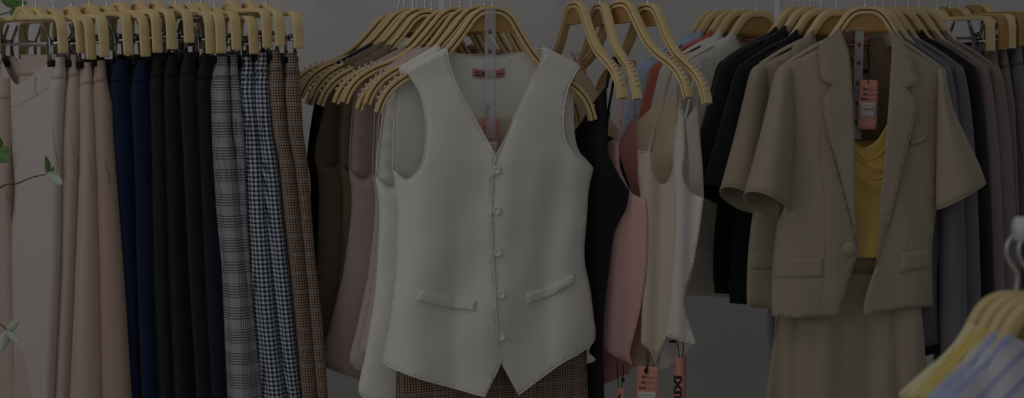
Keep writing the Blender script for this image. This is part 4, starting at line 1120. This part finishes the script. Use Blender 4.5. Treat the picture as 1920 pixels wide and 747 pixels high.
# ------------------------------------------------------------------ near rack at the lower right
FY = -1.10
fr0 = P(1916, 437, FY)
t = thing('clothes_rail', 'white tube of the near rack at the right edge', 'clothes rail', (fr0.x + .42, FY, 0))
tube('top_bar', [fr0, fr0 + Vector((.5, 0, 0))], .0085, M_POLE, t, seg=16)
tube('upright', [Vector((fr0.x + .42, FY, .01)), Vector((fr0.x + .42, FY, fr0.z))], .0085, M_POLE, t, seg=14)
bb = MB(); tube_mb(bb, [(fr0.x + .42, FY, 0), (fr0.x + .42, FY, .014)], .12, 24); bb.build('foot_plate', M_POLE, t, bevel=.003)
tube('bar_end_cap', [fr0 + Vector((-.006, 0, .004)), fr0 + Vector((.016, 0, .004))], .0125, M_POLE, t, seg=18)
NH = ['leftmost near wooden hanger holding the cream and yellow knit top', 'near wooden hanger holding the yellow and white knit top', 'near wooden hanger holding the lilac and white knit top', 'near wooden hanger holding the blue and white knit top']
NL = ['cream and yellow knit top, leftmost at the lower right corner', 'yellow and white knit top beside the cream and yellow one', 'lilac and white knit top beside the yellow and white one', 'blue and white striped knit top at the lower right edge']
for k in range(4):
    Yk_ = FY + .03 - .022 * k; dx = 23 * k; dg = 23 * k
    t = thing('coat_hanger', NH[k], 'hanger', P(1905 + dx, 546 + 4 * k, Yk_), (0, 0, 0), 'wooden hangers of the near rack')
    b = MB()
    arc = [(0, -.007), (.018, -.009), (.032, -.018), (.043, -.037), (.051, -.058), (.066, -.082), (.09, -.108), (.115, -.132), (.135, -.15)]
    band(b, arc, .007, -.007, .0165); b.build('wooden_arms', WOOD, t, world=False, bevel=.003)
    b = MB(); prof = [(-x * .9, z - .002) for x, z in cat_open(arc[:6], 4)[::-1]] + [(x * .9, z - .002) for x, z in cat_open(arc[:6], 4)[1:]]
    n = len(prof); b.add([(x, -.002, z) for x, z in prof] + [(x, .006, z) for x, z in prof], [tuple(range(n)), tuple(range(2 * n - 1, n - 1, -1))] + [(i, (i + 1) % n, (i + 1) % n + n, i + n) for i in range(n)])
    b.build('centre_board', WOOD2, t, world=False, smooth=False)
    base = P(1905 + dx, 546 + 4 * k, Yk_)
    b = MB(); q = [(1905, 548), (1908, 520), (1902, 505), (1893, 492), (1887, 476), (1890, 456), (1902, 440), (1914, 428), (1930, 432)]
    tube_mb(b, [tuple(P(x + dx, y, Yk_) ) for x, y in cat_open(q, 6)], .0019, 8); b.build('hook', CHROME, t)
    g = thing('knit_top', NL[k], 'knit top', P(1850 + dg, 700, Yk_), group='striped knit tops on the near rack')
    S = lambda x, y: (x + dg, y + .3 * dg)
    pts = [(1830, 612, 1), (1820, 614), (1812, 622), (1795, 648), (1770, 675), (1735, 704), (1690, 745), (1640, 800), (1600, 900, 1), (2100, 900, 1), (2060, 745), (2010, 690), (1990, 660, 1), (1950, 644), (1905, 636), (1865, 624)]
    # uv runs across the slanting stripes
    V_, f_ = tri(pts, 12)
    W = [P(*S(x, y), Yk_ - .013 - .022 * sstep(620, 760, y) + .002 * math.sin(x / 14)) for x, y in V_]
    uv = [((x - 1815 + (y - 618) * .95 * (1 if y < 690 else 1)) * .00055, 0) for x, y in V_]
    b = MB(); b.add(W, f_, uv); b.build('front_panel', M_KNIT[k], g, thick=.003)
    V_, f_ = tri([(1830, 616, 1), (1812, 622), (1795, 648), (1770, 675), (1735, 704), (1690, 745), (1640, 800), (1600, 900, 1), (2100, 900, 1), (2060, 745), (1990, 670, 1), (1905, 646)], 20)
    W = [P(*S(x, y), Yk_ + .010 + .004 * sstep(620, 760, y)) for x, y in V_]
    b = MB(); b.add(W, f_, [((x - 1815 + (y - 618) * .95) * .00055, 0) for x, y in V_]); b.build('back_panel', M_KNIT[k], g, thick=.003)
    b = MB(); rows = []
    for i, (x, y) in enumerate(cat_open([(1830, 613), (1820, 615), (1812, 622), (1795, 648), (1770, 675), (1735, 704), (1690, 745)], 3)):
        a_ = P(*S(x, y), Yk_ - .013 - .022 * sstep(620, 760, y)); c_ = P(*S(x, y), Yk_ + .010 + .004 * sstep(620, 760, y))
        rows.append([a_.lerp(c_, j / 5) + Vector((-.002, 0, .003)) * math.sin(math.pi * j / 5) for j in range(6)])
    n = len(rows); b.add([v for r_ in rows for v in r_], [(i * 6 + j, i * 6 + j + 1, i * 6 + j + 7, i * 6 + j + 6) for i in range(n - 1) for j in range(5)], [(0.004, 0)] * (6 * n))
    b.build('shoulder_seam', M_KNIT[k], g, thick=.003)

# ------------------------------------------------------------------ plant reaching in from the left
pl = thing('potted_plant', 'green leafy plant reaching in from beyond the left edge', 'plant', (-1.42, -.18, 0))
b = MB(); rs = []
for rr, z in ((.001, 0), (.13, 0), (.16, .18), (.175, .34), (.18, .36), (.165, .36), (.15, .32)):
    rs.append([Vector((-1.42 + rr * math.cos(a * math.pi / 14), -.18 + rr * math.sin(a * math.pi / 14), z)) for a in range(28)])
loft_mb(b, rs, [[(0, 0)] * 29] * len(rs)); b.build('pot', M_POT, pl)
b = MB(); tube_mb(b, [(-1.42, -.18, .30), (-1.42, -.18, .325)], .155, 24); b.build('soil', M_SOIL, pl)
def branch(pts, r=.0022):
    b0, p0 = Vector((-1.42, -.18, .32)), P(*pts[0])
    return tube('stem', [b0, b0.lerp(p0, .3), b0.lerp(p0, .6), b0.lerp(p0, .85), b0.lerp(p0, .96)] + [P(*p) for p in pts], lambda k: r * (1.6 - k), M_STEM, pl, smooth_n=6, seg=7)
def leaf(px, py, Y, length, width, ang, m, bend=.2, yawl=.3):
    """a cupped leaf; ang in the picture plane, degrees from +x"""
    c = P(px, py, Y); ca, sa = math.cos(R(ang)), math.sin(R(ang))
    ax = Vector((ca, -yawl, sa)).normalized(); sd = Vector((-sa, .25, ca)); sd = (sd - ax * sd.dot(ax)).normalized(); nr = ax.cross(sd)
    vs_ = []; f = []; n, w_ = 12, 6
    for i in range(n + 1):
        t_ = i / n; ww = width * math.sin(math.pi * t_ ** .8) ** .8 * .5 if 0 < t_ < 1 else .0004
        for j in range(w_ + 1):
            s_ = j / w_ * 2 - 1
            vs_.append(c + ax * (length * t_) + sd * (ww * s_) + nr * (bend * length * t_ * t_ - .35 * ww * (abs(s_))))
    for i in range(n):
        for j in range(w_): f.append((i * (w_ + 1) + j, i * (w_ + 1) + j + 1, (i + 1) * (w_ + 1) + j + 1, (i + 1) * (w_ + 1) + j))
    b = MB(); b.add(vs_, f); return b.build('leaf', m, pl, thick=.0006)
LYY = -.30
branch([(-60, 420, LYY), (0, 353, LYY), (30, 345, LYY), (60, 333, LYY), (86, 327, LYY)], .0016)
leaf(88, 325, LYY, .034, .0115, 78, M_LEAF); leaf(90, 326, LYY, .040, .016, -28, M_LEAFP, .1, .5); leaf(92, 326, LYY, .020, .007, -50, M_LEAF); leaf(94, 322, LYY, .014, .006, 40, M_LEAF)
branch([(-60, 330, LYY), (-20, 300, LYY), (0, 292, LYY)], .0016)
leaf(-4, 284, LYY + .02, .024, .016, 8, M_LEAF, .1); leaf(-6, 290, LYY, .028, .020, -18, M_LEAF, .1); leaf(-4, 278, LYY, .022, .014, 70, M_LEAF, .1)
branch([(-60, 690, LYY), (-10, 612, LYY), (12, 618, LYY)], .0016)
leaf(12, 618, LYY, .034, .014, 32, M_LEAFP, .1); leaf(12, 620, LYY, .032, .013, -38, M_LEAFP, .1); leaf(13, 620, LYY, .040, .017, -104, M_LEAFP, .1)
branch([(-80, 120, .30), (-20, 38, .30), (0, 28, .30), (20, 22, .30), (27, 13, .30)], .0018)
leaf(27, 13, .30, .030, .016, 150, M_LEAF, .1, .1); leaf(27, 13, .30, .030, .012, 95, M_LEAF, .1, .1); leaf(28, 13, .30, .030, .018, 18, M_LEAF, .1, .1); leaf(26, 14, .30, .022, .015, -95, M_LEAF, .1, .1); leaf(28, 12, .30, .032, .015, 40, M_LEAF, .1, .1)
